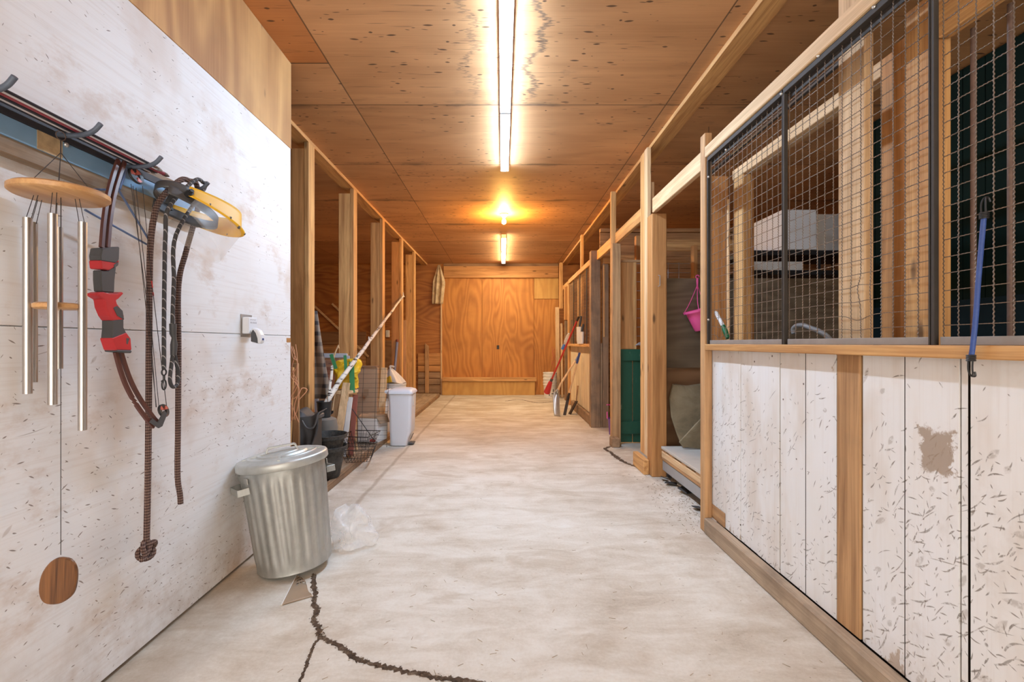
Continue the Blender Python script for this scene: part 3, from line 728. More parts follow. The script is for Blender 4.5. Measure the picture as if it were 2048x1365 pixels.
m = MB(); p = [atx(1588, 668, 1.42), atx(1587, 658, 1.42), atx(1594, 652, 1.42), atx(1606, 651, 1.42), atx(1620, 656, 1.42), atx(1640, 664, 1.42), atx(1662, 684, 1.43), atx(1670, 740, 1.44), atx(1670, 900, 1.46)]
m.tube(smooth_path(p, 5), .011, 10)
tag(m.build('grey_hook_handle', plain('grey_foam_grip', (.20, .21, .22), .6)), 'grey curved handle showing low behind the near mesh', 'handle')
# brush lying against the mesh
t = thing('scrub_brush', 'white textured handle with green grip leaning inside the near mesh by the corner', 'brush', atx(1455, 670, 1.362))
a, b, c = atx(1431, 624, 1.352), atx(1446, 652, 1.356), atx(1456, 677, 1.362)
m = MB(); m.tube([a, a+(b-a)*.1, b], [.009, .012, .012], 10); m.build('handle', M['foam'], t)
m = MB(); m.tube([b, b+(c-b)*.3, c], [.013, .016, .013], 10); lab(m.build('grip', M['greenplastic'], t), 'green grip')

# bungee cord hooked on the mesh
t = thing('bungee_cord', 'blue bungee cord hooked on the near mesh and hanging over the rail', 'cord', atx(1943, 750, 1.27))
P = smooth_path([atx(1968, 432, 1.302), atx(1962, 500, 1.296), atx(1956, 570, 1.288), atx(1952, 630, 1.278), atx(1946, 690, 1.272), atx(1942, 716, 1.270)], 6)
m = MB(); m.tube(P, .0062, 10); m.build('cord', M['bungee'], t)
for (q, d, e) in ((P[0], 1, 0), (P[-1], -1, 1)):
    m = MB()
    for j in range(4):
        c = q+V((0,0,d*(j*.0045-.006))); m.tube([c+V((math.cos(a)*.0085, math.sin(a)*.0085, 0)) for a in [2*math.pi*k/14 for k in range(14)]], .0024, 6, closed=True)
    for s in (-.006, .006):
        hp = [q+V((0, s, 0)), q+V((-.002, s, d*.02)), q+V((-.001, s*.9, d*.038)), q+V((.004, s*.3, d*.05)), q+V((.012, 0, d*.049)), q+V((.017 if not e else .010, 0, d*.038))]
        m.tube(smooth_path(hp, 4), .0024, 6)
    m.build('hook', M['black'], t)

# ---------------------------------------------------------------- alcove between the big post and the near stall
t = thing('pallet', 'pallet platform with dirty white plywood top in the alcove behind the near stall corner', 'pallet', (2.0, 3.75, 0))
lab(B(1.425, 2.7, 3.12, 4.27, .262, .285).build('top_sheet', plain('dirty_white_sheet', (.55, .50, .43), .8, var=.25, scale=5), t, bevel=.003), 'dirty white plywood sheet')
for k, y in enumerate((3.14, 3.42, 3.70, 3.98, 4.16)):
    B(1.43, 2.7, y, y+.10, .243, .2615).build('deck_board', M['old_x'], t, bevel=.002)
B(1.43, 1.468, 3.12, 4.27, .19, .2425).build('stringer', M['pale_y'], t, bevel=.003)
B(1.43, 1.468, 3.12, 4.27, .165, .1885).build('skid', M['old_y'], t, bevel=.003)
B(2.6, 2.64, 3.12, 4.27, .0, .2425).build('stringer', M['old_y'], t, bevel=.003)
tag(B(1.435, 1.475, 3.11, 4.26, .075, .160).build('steel_beam', plain('grey_blue_steel', (.40, .42, .44), .45, .4), bevel=.003), 'grey blue steel beam lying under the pallet edge', 'beam')
for y in (3.2, 4.2): tag(B(1.5, 1.58, y-.04, y+.04, 0, .1645).build('support_block', M['dirty_y']), 'wooden block under the %s end of the pallet' % ('near' if y < 4 else 'far'), 'block')
# flagstone leaning on the partition
outl = [(1344,772),(1372,776),(1408,771),(1440,774),(1446,880),(1405,900),(1362,896),(1352,872),(1341,838),(1337,800)]
m = MB(); pl = []
for x, y in outl:
    k = (y-771)/129; pl.append(at(x, y, 4.43-.21*k))
lo = min(p.z for p in pl)
for p in pl: p.z += .287-lo
m.prism(pl, (0, -.035, -.01))
st = thing('flagstone', 'large cleft flagstone leaning in the alcove on the pallet', 'stone', (1.7, 4.25, .287))
m.build('slab', M['stone'], st, bevel=.006)
m = MB(); q = [at(1356, 884, 4.17), at(1404, 832, 4.20), at(1440, 806, 4.22), at(1446, 876, 4.18), at(1405, 898, 4.16), at(1364, 894, 4.16)]
for p in q: p.y -= .012
for p in q: p.z = max(p.z+.002, .289)
m.prism(q, (0, -.014, -.002)); m.build('cleft_layer', M['stone'], st, bevel=.004)
# dark plywood partition
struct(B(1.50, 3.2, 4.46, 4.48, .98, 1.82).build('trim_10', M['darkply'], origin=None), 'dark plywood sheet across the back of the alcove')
struct(B(1.50, 3.2, 4.485, 4.52, .0, 1.0).build('trim_11', M['brownply'], origin=None), 'brown lower sheet across the back of the alcove')
# pink pot hanging from the sheet
pc = at(1408, 639, 4.30)
t = thing('hanging_pot', 'bright pink hanging flowerpot on the dark plywood in the alcove', 'pot', (pc.x, 4.30, pc.z-.09))
Mt = Matrix.Translation((pc.x, 4.33, pc.z-.095)) @ Matrix.Rotation(math.radians(-14), 4, 'Y')
fn = lambda r, z, a: r*(1+.025*abs(math.sin(a*11))) if z < .17 else r
m = MB(); m.lathe([(.004, 0), (.062, 0), (.07, .012), (.102, .165), (.104, .172), (.125, .172), (.127, .192), (.119, .192), (.1, .17), (.06, .02), (.004, .012)], Mt, 44, fn); m.build('pot', M['pink'], t)
hk = at(1394, 557, 4.42)
m = MB()
for a in (2.6, .2, 4.4):
    e = Mt @ V((math.cos(a)*.118, math.sin(a)*.118, .188)); k = hk+V((0, -.01, -.06)); m.tube(smooth_path([e, e*.5+k*.5+V((-.006,0,-.03)), k, hk+V((0,-.01,-.02))], 6), .0035, 6)
m.tube([hk+V((.0,-.01,-.1)), hk+V((.0,-.01,-.03)), hk+V((0,-.01,0))], [.006, .011, .008], 8)
m.tube([hk+V((math.cos(a)*.015, -.012, .012+math.sin(a)*.015)) for a in [.3*k for k in range(19)]], .005, 6)
m.build('hanger', M['pink'], t)
# shelving behind
t = thing('shelf_rack', 'black metal shelf rack deep inside, seen through the near mesh', 'shelf', (3.1, 5.2, 0))
for z in (2.14, 1.93): B(2.55, 3.9, 5.0, 5.6, z, z+.05).build('shelf', M['black'], t, bevel=.004)
for x, y in ((2.57, 5.0), (3.33, 5.0), (3.88, 5.0), (2.57, 5.58), (3.88, 5.58)): B(x-.012, x+.012, y-.012, y+.012, 0, 2.3 if x < 3 and 0 else 2.14).build('upright', M['black'], t)
m = MB()
for k in range(28): m.tube([(2.57+k*.048, 5.3, 1.60), (2.57+k*.048, 5.3, 1.925)], .0025, 4, False)
for k in range(7): m.tube([(2.57, 5.3, 1.62+k*.05), (3.88, 5.3, 1.62+k*.05)], .0025, 4, False)
lab(m.build('wire_back', M['blackwire'], t), 'black wire grid back')
a = at(1563, 470, 5.0); b = at(1632, 420, 5.0)
tag(B(a.x, b.x, 4.99, 5.62, 2.195, b.z).build('foam_box', M['foam'], bevel=.006), 'white foam box on top of the black rack, seen through the mesh', 'box')
tag(B(b.x+.01, b.x+.42, 5.05, 5.55, 2.192, b.z-.03).build('foam_box', M['ivory'], bevel=.006), 'ivory box right of the white foam box on the black rack', 'box')
tag(B(2.66, 3.2, 5.05, 5.28, 1.985, 2.08).build('foam_box', M['ivory'], bevel=.006), 'pale box on the lower shelf of the black rack', 'box')
m = MB()
for k in range(16):
    m.box(1.44, 5.2, 7.02, 7.05, k*.178, k*.178+.172)
m.box(1.44, 5.2, 6.98, 7.06, 2.85, 2.90)
struct(m.build('wall_partition', M['old_x'], origin=None))
tag(B(2.06, 2.16, 6.3, 6.4, 0, 2.2).build('inner_post', M['fir_z'], bevel=.004), 'short pale post standing behind the alcove sheet', 'post')
tag(B(1.66, 1.74, 5.9, 5.98, 0, 2.55).build('inner_post', M['red_z'], bevel=.004), 'reddish post standing just right of the big post, deep behind the alcove', 'post')
tag(B(1.75, 4.2, 6.32, 6.36, 2.21, 2.27).build('inner_rail', M['old_x'], bevel=.004), 'level rail behind the alcove, above the pink pot', 'rail')
tag(B(1.74, 4.2, 5.9, 5.94, 2.36, 2.50).build('inner_rail', M['fir_x'], bevel=.004), 'upper level board behind the alcove', 'rail')
# rubbish on the floor below the pallet
def shard(name, mat, px, py, s, seed, lb, grp=None):
    rnd = random.Random(seed); c = atz(px, py, 0); m = MB()
    n = rnd.choice((4, 5)); a0 = rnd.uniform(0, 6); tl = rnd.uniform(.1, .7)
    pl = [c+V((math.cos(a0+2*math.pi*k/n)*s*rnd.uniform(.6, 1.2), math.sin(a0+2*math.pi*k/n)*s*rnd.uniform(.6, 1.2), 0)) for k in range(n)]
    for p in pl: p.z = .004+max(0, (p-c).dot(V((math.cos(a0), math.sin(a0), 0)))+s)*tl*.7
    m.prism(pl, (0, 0, .006)); return tag(m.build(name, mat), lb, 'scrap', grp)
g_ = 'scraps by the pallet'
shard('rubber_scrap', M['black'], 1328, 962, .05, 1, 'small black scrap touching the foot of the big post', g_)
shard('rubber_scrap', M['dgrey'], 1346, 958, .075, 2, 'tilted dark scrap just right of the big post', g_)
shard('rubber_scrap', M['rubber'], 1342, 970, .06, 3, 'black scrap just in front of the tilted dark one', g_)
shard('slate_scrap', plain('striped_tile', (.45, .39, .31), .7), 1363, 976, .075, 4, 'pale tile scrap between the dark scraps below the pallet', g_)
shard('slate_scrap', M['dgrey'], 1369, 986, .085, 6, 'broad dark grey tile scrap below the pallet', g_)
shard('slate_scrap', M['dgrey'], 1396, 1020, .05, 9, 'dark tile scrap nearest the stall corner post', g_)
m = MB(); rnd = random.Random(4)
for k in range(300):
    px = rnd.gauss(1355, 42); py = 948+(px-1320)*.75+abs(rnd.gauss(0, 34))
    if px > 1402 or px < 1230 or py > 1075: continue
    c = atz(px, py, .002); a = rnd.uniform(0, 3.14); l = rnd.uniform(.005, .022); w = rnd.uniform(.001, .002)
    m.beam(c-V((math.cos(a)*l/2, math.sin(a)*l/2, 0)), c+V((math.cos(a)*l/2, math.sin(a)*l/2, rnd.uniform(0, .004))), w, .0015)
for k in range(170):
    px = rnd.uniform(560, 1750); py = rnd.uniform(900, 1362); c = atz(px, py, .0015)
    if c.x > 1.25 or c.x < -1.3: continue
    a = rnd.uniform(0, 3.14); l = rnd.uniform(.006, .03)
    m.beam(c-V((math.cos(a)*l/2, math.sin(a)*l/2, 0)), c+V((math.cos(a)*l/2, math.sin(a)*l/2, .001)), .0011, .001)
tag(m.build('straw_litter', M['chaff'], weld=False), 'bits of straw scattered over the concrete floor, thickest below the pallet', 'straw', kind='stuff')

# ---------------------------------------------------------------- green half door standing open
t = thing('stall_door', 'open stall door with chipped green lower half and plank upper half, between the two right posts', 'door', (1.75, 5.76, 0))
Yd = 5.745; zt = H-(699-CY)*Yd/F0; z0 = .012
xs = [1.408, 1.575, 1.75, 1.92, 2.10, 2.27]
for a, b in zip(xs[:-1], xs[1:]): B(a+.005, b-.005, Yd+.002, Yd+.024, z0, zt-.01).build('green_board', M['green'], t, bevel=.003)
for p0, p1 in ((722, 699), (868, 843)): B(1.409, 2.27, Yd-.022, Yd+.001, H-(p0-CY)*Yd/F0, H-(p1-CY)*Yd/F0).build('ledge', M['green'], t, bevel=.003)
zu = H+(CY-520)*Yd/F0
lab(B(1.409, 1.585, Yd, Yd+.03, zt+.002, zu-.03).build('upper_board', M['red_z'], t, bevel=.003), 'bare knotty board above the green half')
B(1.586, 1.622, Yd, Yd+.035, zt+.002, zu-.03).build('stile', M['fir_z'], t, bevel=.003)
B(1.409, 2.27, Yd-.003, Yd+.04, zu-.029, zu).build('top_rail', M['old_x'], t, bevel=.003)
m = MB()
for k in range(10): z = zt+.05+k*.11; m.tube([(1.623, Yd+.02, z), (2.27, Yd+.02, z)], .004, 5)
for k in range(4): m.tube([(1.75+k*.13, Yd+.02, zt), (1.75+k*.13, Yd+.02, zu-.03)], .004, 5)
m.build('grille', M['greysteel'], t)
m = MB(); c = V((1.65, Yd-.03, zt+.02))
for k in range(4):
    m.tube(smooth_path([c+V((-.05+k*.015, -.004*k, .02+.01*k)), c+V((0, -.01, .06-.01*k)), c+V((.06, 0, .02)), c+V((.07-.01*k, -.01, -.09-.02*k)), c+V((.03+.01*k, -.012, -.17))], 5), .0055, 6)
tag(m.build('grey_rope', plain('grey_rope', (.36, .34, .34), .8)), 'grey rope looped over the top corner of the green half door', 'rope')
tag(B(2.32, 2.36, 5.75, 5.85, 0, 2.4).build('door_stud', M['red_z']), 'hinge stud beyond the green half door', 'post')
# jamb and dark doorway of the next stall
t = thing('door_jamb', 'narrow wooden door jamb behind the far stall corner post', 'jamb', (1.46, 6.9, 0))
B(1.437, 1.52, 6.80, 6.84, 0, 2.35).build('jamb_board', M['dirty_z'], t, bevel=.003)
lab(B(1.44, 1.462, 6.785, 6.798, 1.3, 2.33).build('batten', M['fir_z'], t, bevel=.002), 'pale batten')
B(1.437, 1.9, 6.80, 6.84, 2.352, 2.47).build('lintel', M['fir_x'], t, bevel=.003)
# purple toy
t = thing('purple_bucket', 'purple plastic bucket with pink rim mostly hidden in the dark doorway', 'bucket', (1.52, 6.3, 0))
m = MB(); m.lathe([(.004,0),(.085,0),(.1,.2),(.108,.2),(.108,.215),(.095,.215),(.08,.02),(.004,.015)], Matrix.Translation((1.50, 6.3, 0)), 24); m.build('pail', M['purple'], t)
m = MB(); m.tube([V((1.50+.112*math.cos(a), 6.3+.112*math.sin(a), .30+.09*math.sin(a*.5))) for a in [math.pi*k/14 for k in range(15)]], .008, 6); m.tube([(1.39,6.3,.21),(1.388,6.3,.3)], .008, 6); m.tube([(1.61,6.3,.21),(1.612,6.3,.3)], .008, 6); m.build('handle', M['pink'], t)

# ---------------------------------------------------------------- far stall front
FS = thing('horse_stall', 'far stall front of yellowed planks with wire mesh above, beyond the slim post', 'stall front', (1.32, 8.0, 0))
y0, y1 = 6.925, 9.3
B(1.283, 1.333, y0, 8.9, 0, .14).build('sill', M['dirty_y'], FS, bevel=.005)
B(1.262, 1.335, y0, y1, 1.155, 1.20).build('rail', M['fir_y'], FS, bevel=.004)
B(1.286, 1.333, y0, y1, 2.37, 2.45).build('top_rail', M['fir_y'], FS, bevel=.004)
B(1.286, 1.34, y1+.002, y1+.07, 0, 2.36).build('end_post', M['fir_z'], FS, bevel=.004)
k = 0; y = y0
for w in (.20, .30, .34, .38, .33, .40, .425):
    B(1.337, 1.36, y+.003, y+w-.003, .141 if y < 8.6 else .02, 1.154).build('plank', M['cream_z'], FS, bevel=.002); y += w
for yy in (7.36, 8.0, 8.72): B(1.302, 1.312, yy, yy+.03, 1.201, 2.369).build('mesh_bar', M['angle'], FS)
for yy in (7.15, 8.12, 8.45): B(1.35, 1.39, yy, yy+.12, .02, 2.36).build('stud', M['fir_z'], FS, bevel=.003)
m = MB(); wire_mesh(m, 1.318, y0+.02, y1-.02, 1.202, 2.368, .055, .0022, 0, 1, 3); m.build('wire_mesh', M['wire'], FS, weld=False)
# things on its rail
def scoop(x, y, z, s, lb, rot):
    t = thing('feed_scoop', lb, 'scoop', (x, y, z), 'scoops on the far rail')
    m = MB(); m.lathe([(.004, 0), (.06*s, 0), (.075*s, .05*s), (.078*s, .24*s), (.07*s, .24*s), (.066*s, .06*s), (.004, .02)], Matrix.Translation((x, y, z)) @ Matrix.Diagonal((.55, 1, 1, 1)), 20, lambda r, zz, a: r); m.build('bowl', M['bucket'], t)
    m = MB(); m.tube([(x, y+.03*s, z+.22*s), (x+.01, y+.01, z+.30*s), (x+.02, y-.03*s, z+.39*s)], [.017, .02, .016], 8); m.build('handle', M['dgrey'], t)
scoop(1.263, 7.78, 1.2015, 1.15, 'taller white feed scoop with dark handle on the far stall rail', 0)
scoop(1.268, 7.58, 1.2015, .8, 'shorter white feed scoop on the far stall rail, right of the taller one', 0)
t = thing('spray_bottle', 'clear spray bottle with blue cap hanging at the far stall rail end', 'bottle', (1.25, 8.55, 1.15))
p, q = at(1127, 694, 8.75), at(1136, 672, 8.75)
m = MB(); m.tube([q+(q-p)*.25, q, p+(q-p)*.5, p+(q-p)*.2], [.012, .033, .036, .02], 10); m.build('flask', M['film'], t)
m = MB(); m.tube([p+(q-p)*.2, p, p-(q-p)*.25], [.025, .03, .03], 10); m.build('cap', plain('blue_cap', (.05,.16,.5), .4), t)

# tools leaning there
t = thing('red_rake', 'long red handled tool with red ferrule leaning on the far stall', 'tool', atz(1093, 785, .2))
a, b = at(1101, 765, 8.6), at(1155, 642, 8.0)
b.x = 1.255
m = MB(); m.tube([a, b], .016, 10); m.build('handle', M['redplastic'], t)
c = at(1094, 785, 8.7); m = MB(); m.tube([a+(b-a)*.02, a, c, c-(a-c)*.05], [.024, .035, .062, .055], 12); m.build('socket', M['redmatte'], t)
m = MB(); m.tube([a+(b-a)*.02, a+(b-a)*.06], .026, 10); m.build('ferrule', M['dgrey'], t)
m = MB(); m.tube([b, b+(b-a)*.06], .018, 8); m.build('end_cap', M['blade'], t)
def shovel():
    t = thing('grain_shovel', 'aluminium grain shovel with pale shaft standing on its blade by the far stall', 'shovel', atz(1115, 833, 0))
    tip = atz(1115.5, 833, .0); nk = at(1112, 783, tip.y+.07); top = at(1155, 712, 7.95); top.x = 1.275
    m = MB(); m.tube(smooth_path([nk, nk+V((.04,.01,.03)), nk+(top-nk)*.25, top-(top-nk)*.12], 5), [.017]*16, 10); m.build('shaft', M['pale_z'], t)
    m = MB(); m.tube([top-(top-nk)*.14, top], .018, 10); m.build('grip', plain('grey_grip', (.25,.27,.33), .5), t)
    ax = (nk-tip); L = ax.length; ax.normalize(); sd = V((.80, -.6, .0)).normalized(); nn = ax.cross(sd).normalized()
    def f(u, v):
        w = .15*(1-.55*max(0, v-.72)/.28)*(1 if v > .08 else .9)
        s = (u-.5)*2; return tip+ax*L*v+sd*s*w*.42+nn*(-.045*(s*s)*(.35+.65*v)+.05*v*v)
    m = MB(); m.grid(f, 10, 14); m.build('blade', M['alu'], t, thick=.003)
    m = MB(); m.tube([nk-ax*.05+nn*.03, nk+V((.0,0,.0)), nk+V((.03,.0,.03))], [.012, .022, .019], 8); m.build('socket', M['greysteel'], t)
shovel()
t = thing('spade', 'narrow spade with wooden shaft and blue grip leaning on the far stall planks', 'spade', atz(1129, 831, 0))
tip = atz(1129, 831, .0); nk = at(1137, 793, tip.y+.02); top = at(1160, 706, 7.85); top.x = 1.275
m = MB(); m.tube([nk, top-(top-nk)*.2], .016, 10); m.build('shaft', M['pale_z'], t)
m = MB(); m.tube([top-(top-nk)*.24, top], .020, 10); m.build('grip', M['bluegrip'], t)
m = MB(); m.beam(tip, nk, .05, .006, (0,-1,.2)); m.tube([nk-(nk-tip)*.2, nk+(top-nk)*.08], [.022, .019], 8); m.build('blade', M['blade'], t)
t = thing('hoe', 'dark hoe head with broken shaft leaning at the foot of the far stall planks', 'hoe', atz(1139, 828, 0))
a = atz(1139, 829, 0); b = at(1157, 803, a.y+.05); c = at(1153, 802, a.y+.05); d = at(1156, 772, a.y+.1); b.x = min(b.x, 1.27); d.x = 1.30
m = MB(); m.beam(a, b, .02, .10, (0.3,-1,.3)); m.build('blade', M['blade'], t)
m = MB(); m.tube([b, c+V((0,0,.03)), d], [.012, .014, .016], 8); m.build('shaft', M['old_z'], t)

# bucket stack and leaning boards at the end wall
Yb = 10.55; c = at(1100, 800, Yb); c.z = 0
for k in range(4):
    t = thing('white_bucket', ['lowest white bucket of the nested stack at the end wall, with dark print', 'second white bucket from the bottom of the nested stack', 'third white bucket from the bottom of the nested stack', 'topmost white bucket of the nested stack at the end wall'][k], 'bucket', (c.x, Yb, k*.07+.001), 'nested buckets')
    m = MB(); z = k*.07+.001; r0, r1 = .128, .150
    prof = [(.004, z+.0), (r0, z), (r0+.016, z+.285), (r1+.006, z+.285), (r1+.006, z+.300), (r1, z+.305), (r1, z+.33), (r1+.007, z+.335), (r1+.007, z+.352), (r1, z+.354), (r1-.006, z+.34), (r0+.0, z+.09), (.004, z+.08)] if k == 0 else [(r0+.013, z+.285), (r1+.006, z+.285), (r1+.006, z+.297), (r1, z+.300), (r1, z+.33), (r1+.007, z+.335), (r1+.007, z+.352), (r1, z+.354), (r1-.006, z+.34), (r0+.013, z+.285)]
    m.lathe(prof, Matrix.Translation((c.x, Yb, 0)), 28); m.build('pail', M['bucket'], t)
    if k == 0:
        m = MB()
        for a0, a1, z0, z1 in ((-1.85, -1.72, .05, .13), (-1.42, -1.08, .09, .11), (-1.55, -1.45, .04, .055), (-1.2, -1.05, .14, .2), (-1.85, -1.70, .15, .19)):
            def f(u, v): a = a0+(a1-a0)*u; z = z0+(z1-z0)*v; r = .1295+.016*z/.285; return V((c.x+r*math.cos(a), Yb+r*math.sin(a), z+.001))
            m.grid(f, 4, 1)
        m.build('printed_marks', M['dgrey'], t)
t = at(1118, 808, 10.3)
m = MB(); m.beam((1.258, 10.78, .001), (1.262, 10.95, 2.04), .09, .03, (0,-1,0)); tag(m.build('leaning_board', M['pale_z'], bevel=.003), 'taller pale board leaning in the far right corner behind the buckets', 'board')
m = MB(); m.beam((1.335, 10.62, .001), (1.335, 10.75, 1.66), .045, .03, (0,-1,0)); tag(m.build('leaning_board', M['pale_z'], bevel=.003), 'shorter pale board leaning right of the taller one in the far right corner', 'board')
m = MB(); rnd = random.Random(12); c0 = at(1110, 720, 10.7)
for k in range(3):
    P = [c0+V((rnd.uniform(-.08,.03), -.02*k, -.13*j+rnd.uniform(-.05,.05)+.28)) for j in range(9)]
    m.tube(smooth_path(P, 4), .005, 5)
tag(m.build('twine', plain('red_twine', (.50, .13, .07), .8)), 'tangle of red twine hanging above the bucket stack', 'twine')
# ---------------------------------------------------------------- left partition: rack and what hangs on it
XW = -1.41
t = thing('hook_rail', 'weathered board with light blue steel rail and hooks on the white partition', 'rack', (-1.39, 1.4, 1.735))
B(XW+.001, -1.374, .35, 2.16, 1.735, 1.892).build('backing_board', M['grey_y'], t, bevel=.004)
m = MB(); m.box(-1.3735, -1.3675, .35, 2.14, 1.782, 1.838)
m.build('blue_rail', M['bluemetal'], t, bevel=.001)
lab(B(-1.3735, -1.366, .35, 2.14, 1.839, 1.867).build('rail_shadow_strip', plain('painted_rail_shadow', (.035, .036, .045), .6, .1), t, bevel=.001), 'painted shadow strip above the blue rail')  # added strip, its dark colour stands in for the shadow above the rail
lab(B(-1.3672, -1.3662, 1.395, 1.475, 1.782, 1.838).build('bare_patch', plain('flaked_rusty_patch', (.50, .36, .20), .7, var=.5, scale=40), t), 'flaked rusty patch')
for px, yb in ((20, 1.20), (118, 1.457), (252, 1.716), (0, 1.99)):
    P = smooth_path([(-1.372, yb, 1.851), (-1.33, yb+.003, 1.849), (-1.285, yb+.004, 1.853), (-1.255, yb+.003, 1.864), (-1.232, yb, 1.884)], 5)
    m = MB(); m.tube(P, .0075, 10); h = m.build('hook', M['bluedark'], t)
m = MB(); m.ball(atx(132, 290, -1.366), .008, 8); m.build('bolt', M['alu'], t)
rods = [((168, 379), (232, 380)), ((237, 380), (296, 477)), ((170, 420), (297, 491))]
m = MB()
for a, b in rods: m.tube([atx(*a, -1.345), atx(*b, -1.345)], .0038, 8)
m.tube([atx(252, 338, -1.345), atx(238, 378, -1.345)], .006, 8)
lab(m.build('wire_bracket', M['bluerod'], t), 'blue wire bracket')
# arrows lying on the hooks
specs = [('arrow_k', -1.286, 0, 1.75), ('arrow_w', -1.297, 0, 1.78), ('arrow_r', -1.313, 0, 1.84), ('arrow_k', -1.330, 0, 1.80), ('arrow_w', -1.341, 0, 1.81), ('arrow_k', -1.352, 0, 1.79)]
names = ['black arrow outermost on the hooks, farthest from the wall', 'white arrow between the outermost black and the thick maroon arrow', 'thick maroon arrow in the middle of the row on the hooks', 'black arrow just behind the thick maroon arrow', 'inner white arrow close to the blue rail', 'innermost black arrow lying against the blue rail']
for (mt, x, dz, ye), lb in zip(specs, names):
    th = .0072 if 'thick' in lb else .0045
    z = 1.8600+th+(dz+.0035 if dz > .005 else 0)
    t = thing('arrow', lb, 'arrow', (x, 1.4, z), 'arrows on the hook rail')
    m = MB(); m.tube([(x, .75, z), (x, 1.2, z), (x, ye, z)], th, 8); m.build('shaft', M[mt], t)
    m = MB(); m.tube([(x, ye, z), (x, ye+.012, z), (x, ye+.03, z)], [th*1.15, th*1.1, th*.35], 8); m.build('point', M['greysteel' if 'white' in lb else 'rust'], t)

# wind chime
cx, cy = -1.272, 1.368
t = thing('wind_chime', 'wind chime with wooden discs and silver tubes hanging on the left rail', 'wind chime', (cx, cy, .45))
zt = H+(CY-388)*cy/F0
m = MB(); m.lathe([(.002, zt-.011), (.106, zt-.011), (.1125, zt-.006), (.1125, zt+.006), (.106, zt+.011), (.002, zt+.011)], Matrix.Translation((cx, cy, 0)), 48); m.build('top_disc', M['disc'], t)
hook = V((-1.352, 1.445, 1.852)); ring = V((-1.335, 1.440, 1.818))
m = MB(); m.tube([hook+V((.012,-.004,-.012))+V((math.cos(a)*.004, math.cos(a)*.012, math.sin(a)*.014)) for a in [2*math.pi*k/16 for k in range(16)]], .0013, 6, closed=True); m.build('ring', M['rust'], t)
m = MB(); ap = V((-1.325, 1.425, 1.782)); m.tube([hook+V((.014,-.006,-.026)), ap], .0016, 5)
for a in (.3, 2.4, 4.5, 5.4): m.tube([ap, (cx+.075*math.cos(a), cy+.075*math.sin(a), zt+.010)], .0011, 5)
tubes = []
for px, pt, pb, dy in ((55, 436, 788, -.03), (66, 445, 765, .03), (105, 428, 810, -.062), (117, 455, 738, .068), (165, 445, 861, .016)):
    Y = cy+dy; x = (px-CX)*Y/F0; tubes.append((V((x, Y, H+(CY-pt)*Y/F0)), H+(CY-pb)*Y/F0))
for p, zb in tubes:
    for s in (-.006, .006): m.tube([p+V((s*1.3, 0, -.012)), V((p.x*.75+cx*.25+s, p.y*.75+cy*.25, zt-.010))], .0009, 4)
m.tube([(cx, cy, zt-.01), (cx, cy, 1.30)], .001, 4); m.tube([(cx, cy, 1.30), (cx, cy, .60)], .0009, 4)
m.build('cord', M['string'], t)
for p, zb in tubes:
    m = MB(); m.lathe([(.0092, zb), (.0108, zb), (.0108, p.z), (.0092, p.z)], Matrix.Translation((p.x, p.y, 0)), 20); m.build('chime_tube', M['chrome'], t)
zc = H+(CY-613)*cy/F0; cxx = (115-CX)*cy/F0
m = MB(); m.lathe([(.002, zc-.009), (.048, zc-.009), (.054, zc-.005), (.054, zc+.005), (.048, zc+.009), (.002, zc+.009)], Matrix.Translation((cxx, cy, 0)), 36); m.build('striker', M['disc'], t)
q = [(122,1117),(140,1121),(151,1138),(152,1160),(147,1185),(135,1200),(115,1210),(92,1210),(80,1200),(76,1180),(81,1152),(95,1130),(110,1119)]
m = MB(); pl = smooth_path([at(x, y, cy-.0+.0*(x-115)) for x, y in q]+[at(*q[0], cy)], 3)[:-1]
m.prism(pl, (-.002, .012, 0)); m.build('sail', M['sail'], t, bevel=.003)

# compound bow
XBW = -1.29
bp = lambda x, y, X=XBW: atx(x, y, X)
t = thing('compound_bow', 'red and black compound bow hanging from the third hook of the left rail', 'bow', bp(300, 850))
def slab(pts, dx=.017): m = MB(); m.prism([bp(x, y, XBW) + V((dx/2, 0, 0)) for x, y in pts], (-dx, 0, 0)); return m
def piece(name, mat, pts, d):
    m = MB(); m.prism([bp(x, y)+V((d/2,0,0)) for x, y in pts], (-d,0,0)); return m.build(name, M[mat], t, bevel=.003)
piece('limb_pocket', 'dgrey', [(192,497),(228,494),(227,520),(220,527),(190,522),(189,512)], .040)
piece('riser', 'dgrey', [(193,541),(207,542),(226,524),(222,560),(221,586),(195,584),(193,560)], .028)
piece('riser', 'dgrey', [(214,640),(237,638),(237,655),(243,667),(249,678),(212,678),(214,658)], .038)
piece('end_plate', 'dgrey', [(220,700),(252,701),(251,707),(221,704)], .044)
lab(piece('pocket_band', 'redmatte', [(189,521),(220,526),(227,520),(226,530),(207,541),(191,538)], .0405), 'red band')
lab(piece('grip', 'redmatte', [(183,588),(194,584),(208,588),(224,588),(234,584),(236,588),(226,598),(221,601),(223,608),(234,622),(237,632),(237,640),(214,642),(207,632),(200,615),(198,600),(186,593)], .04), 'red grip')
lab(piece('limb_pocket', 'redmatte', [(211,677),(241,665),(250,677),(252,701),(219,701)], .042), 'red lower pocket')
m = MB()
for poly in ([(214,616),(222,612),(233,622),(236,640),(222,632)], [(240,676),(247,677),(243,690),(240,688)], [(215,530),(224,524),(224,531),(216,537)]):
    m.prism([bp(x, y)+V((.0215,0,0)) for x, y in poly], (-.043,0,0))
lab(m.build('grip_insets', M['dgrey'], t, bevel=.001), 'dark rubber insets')
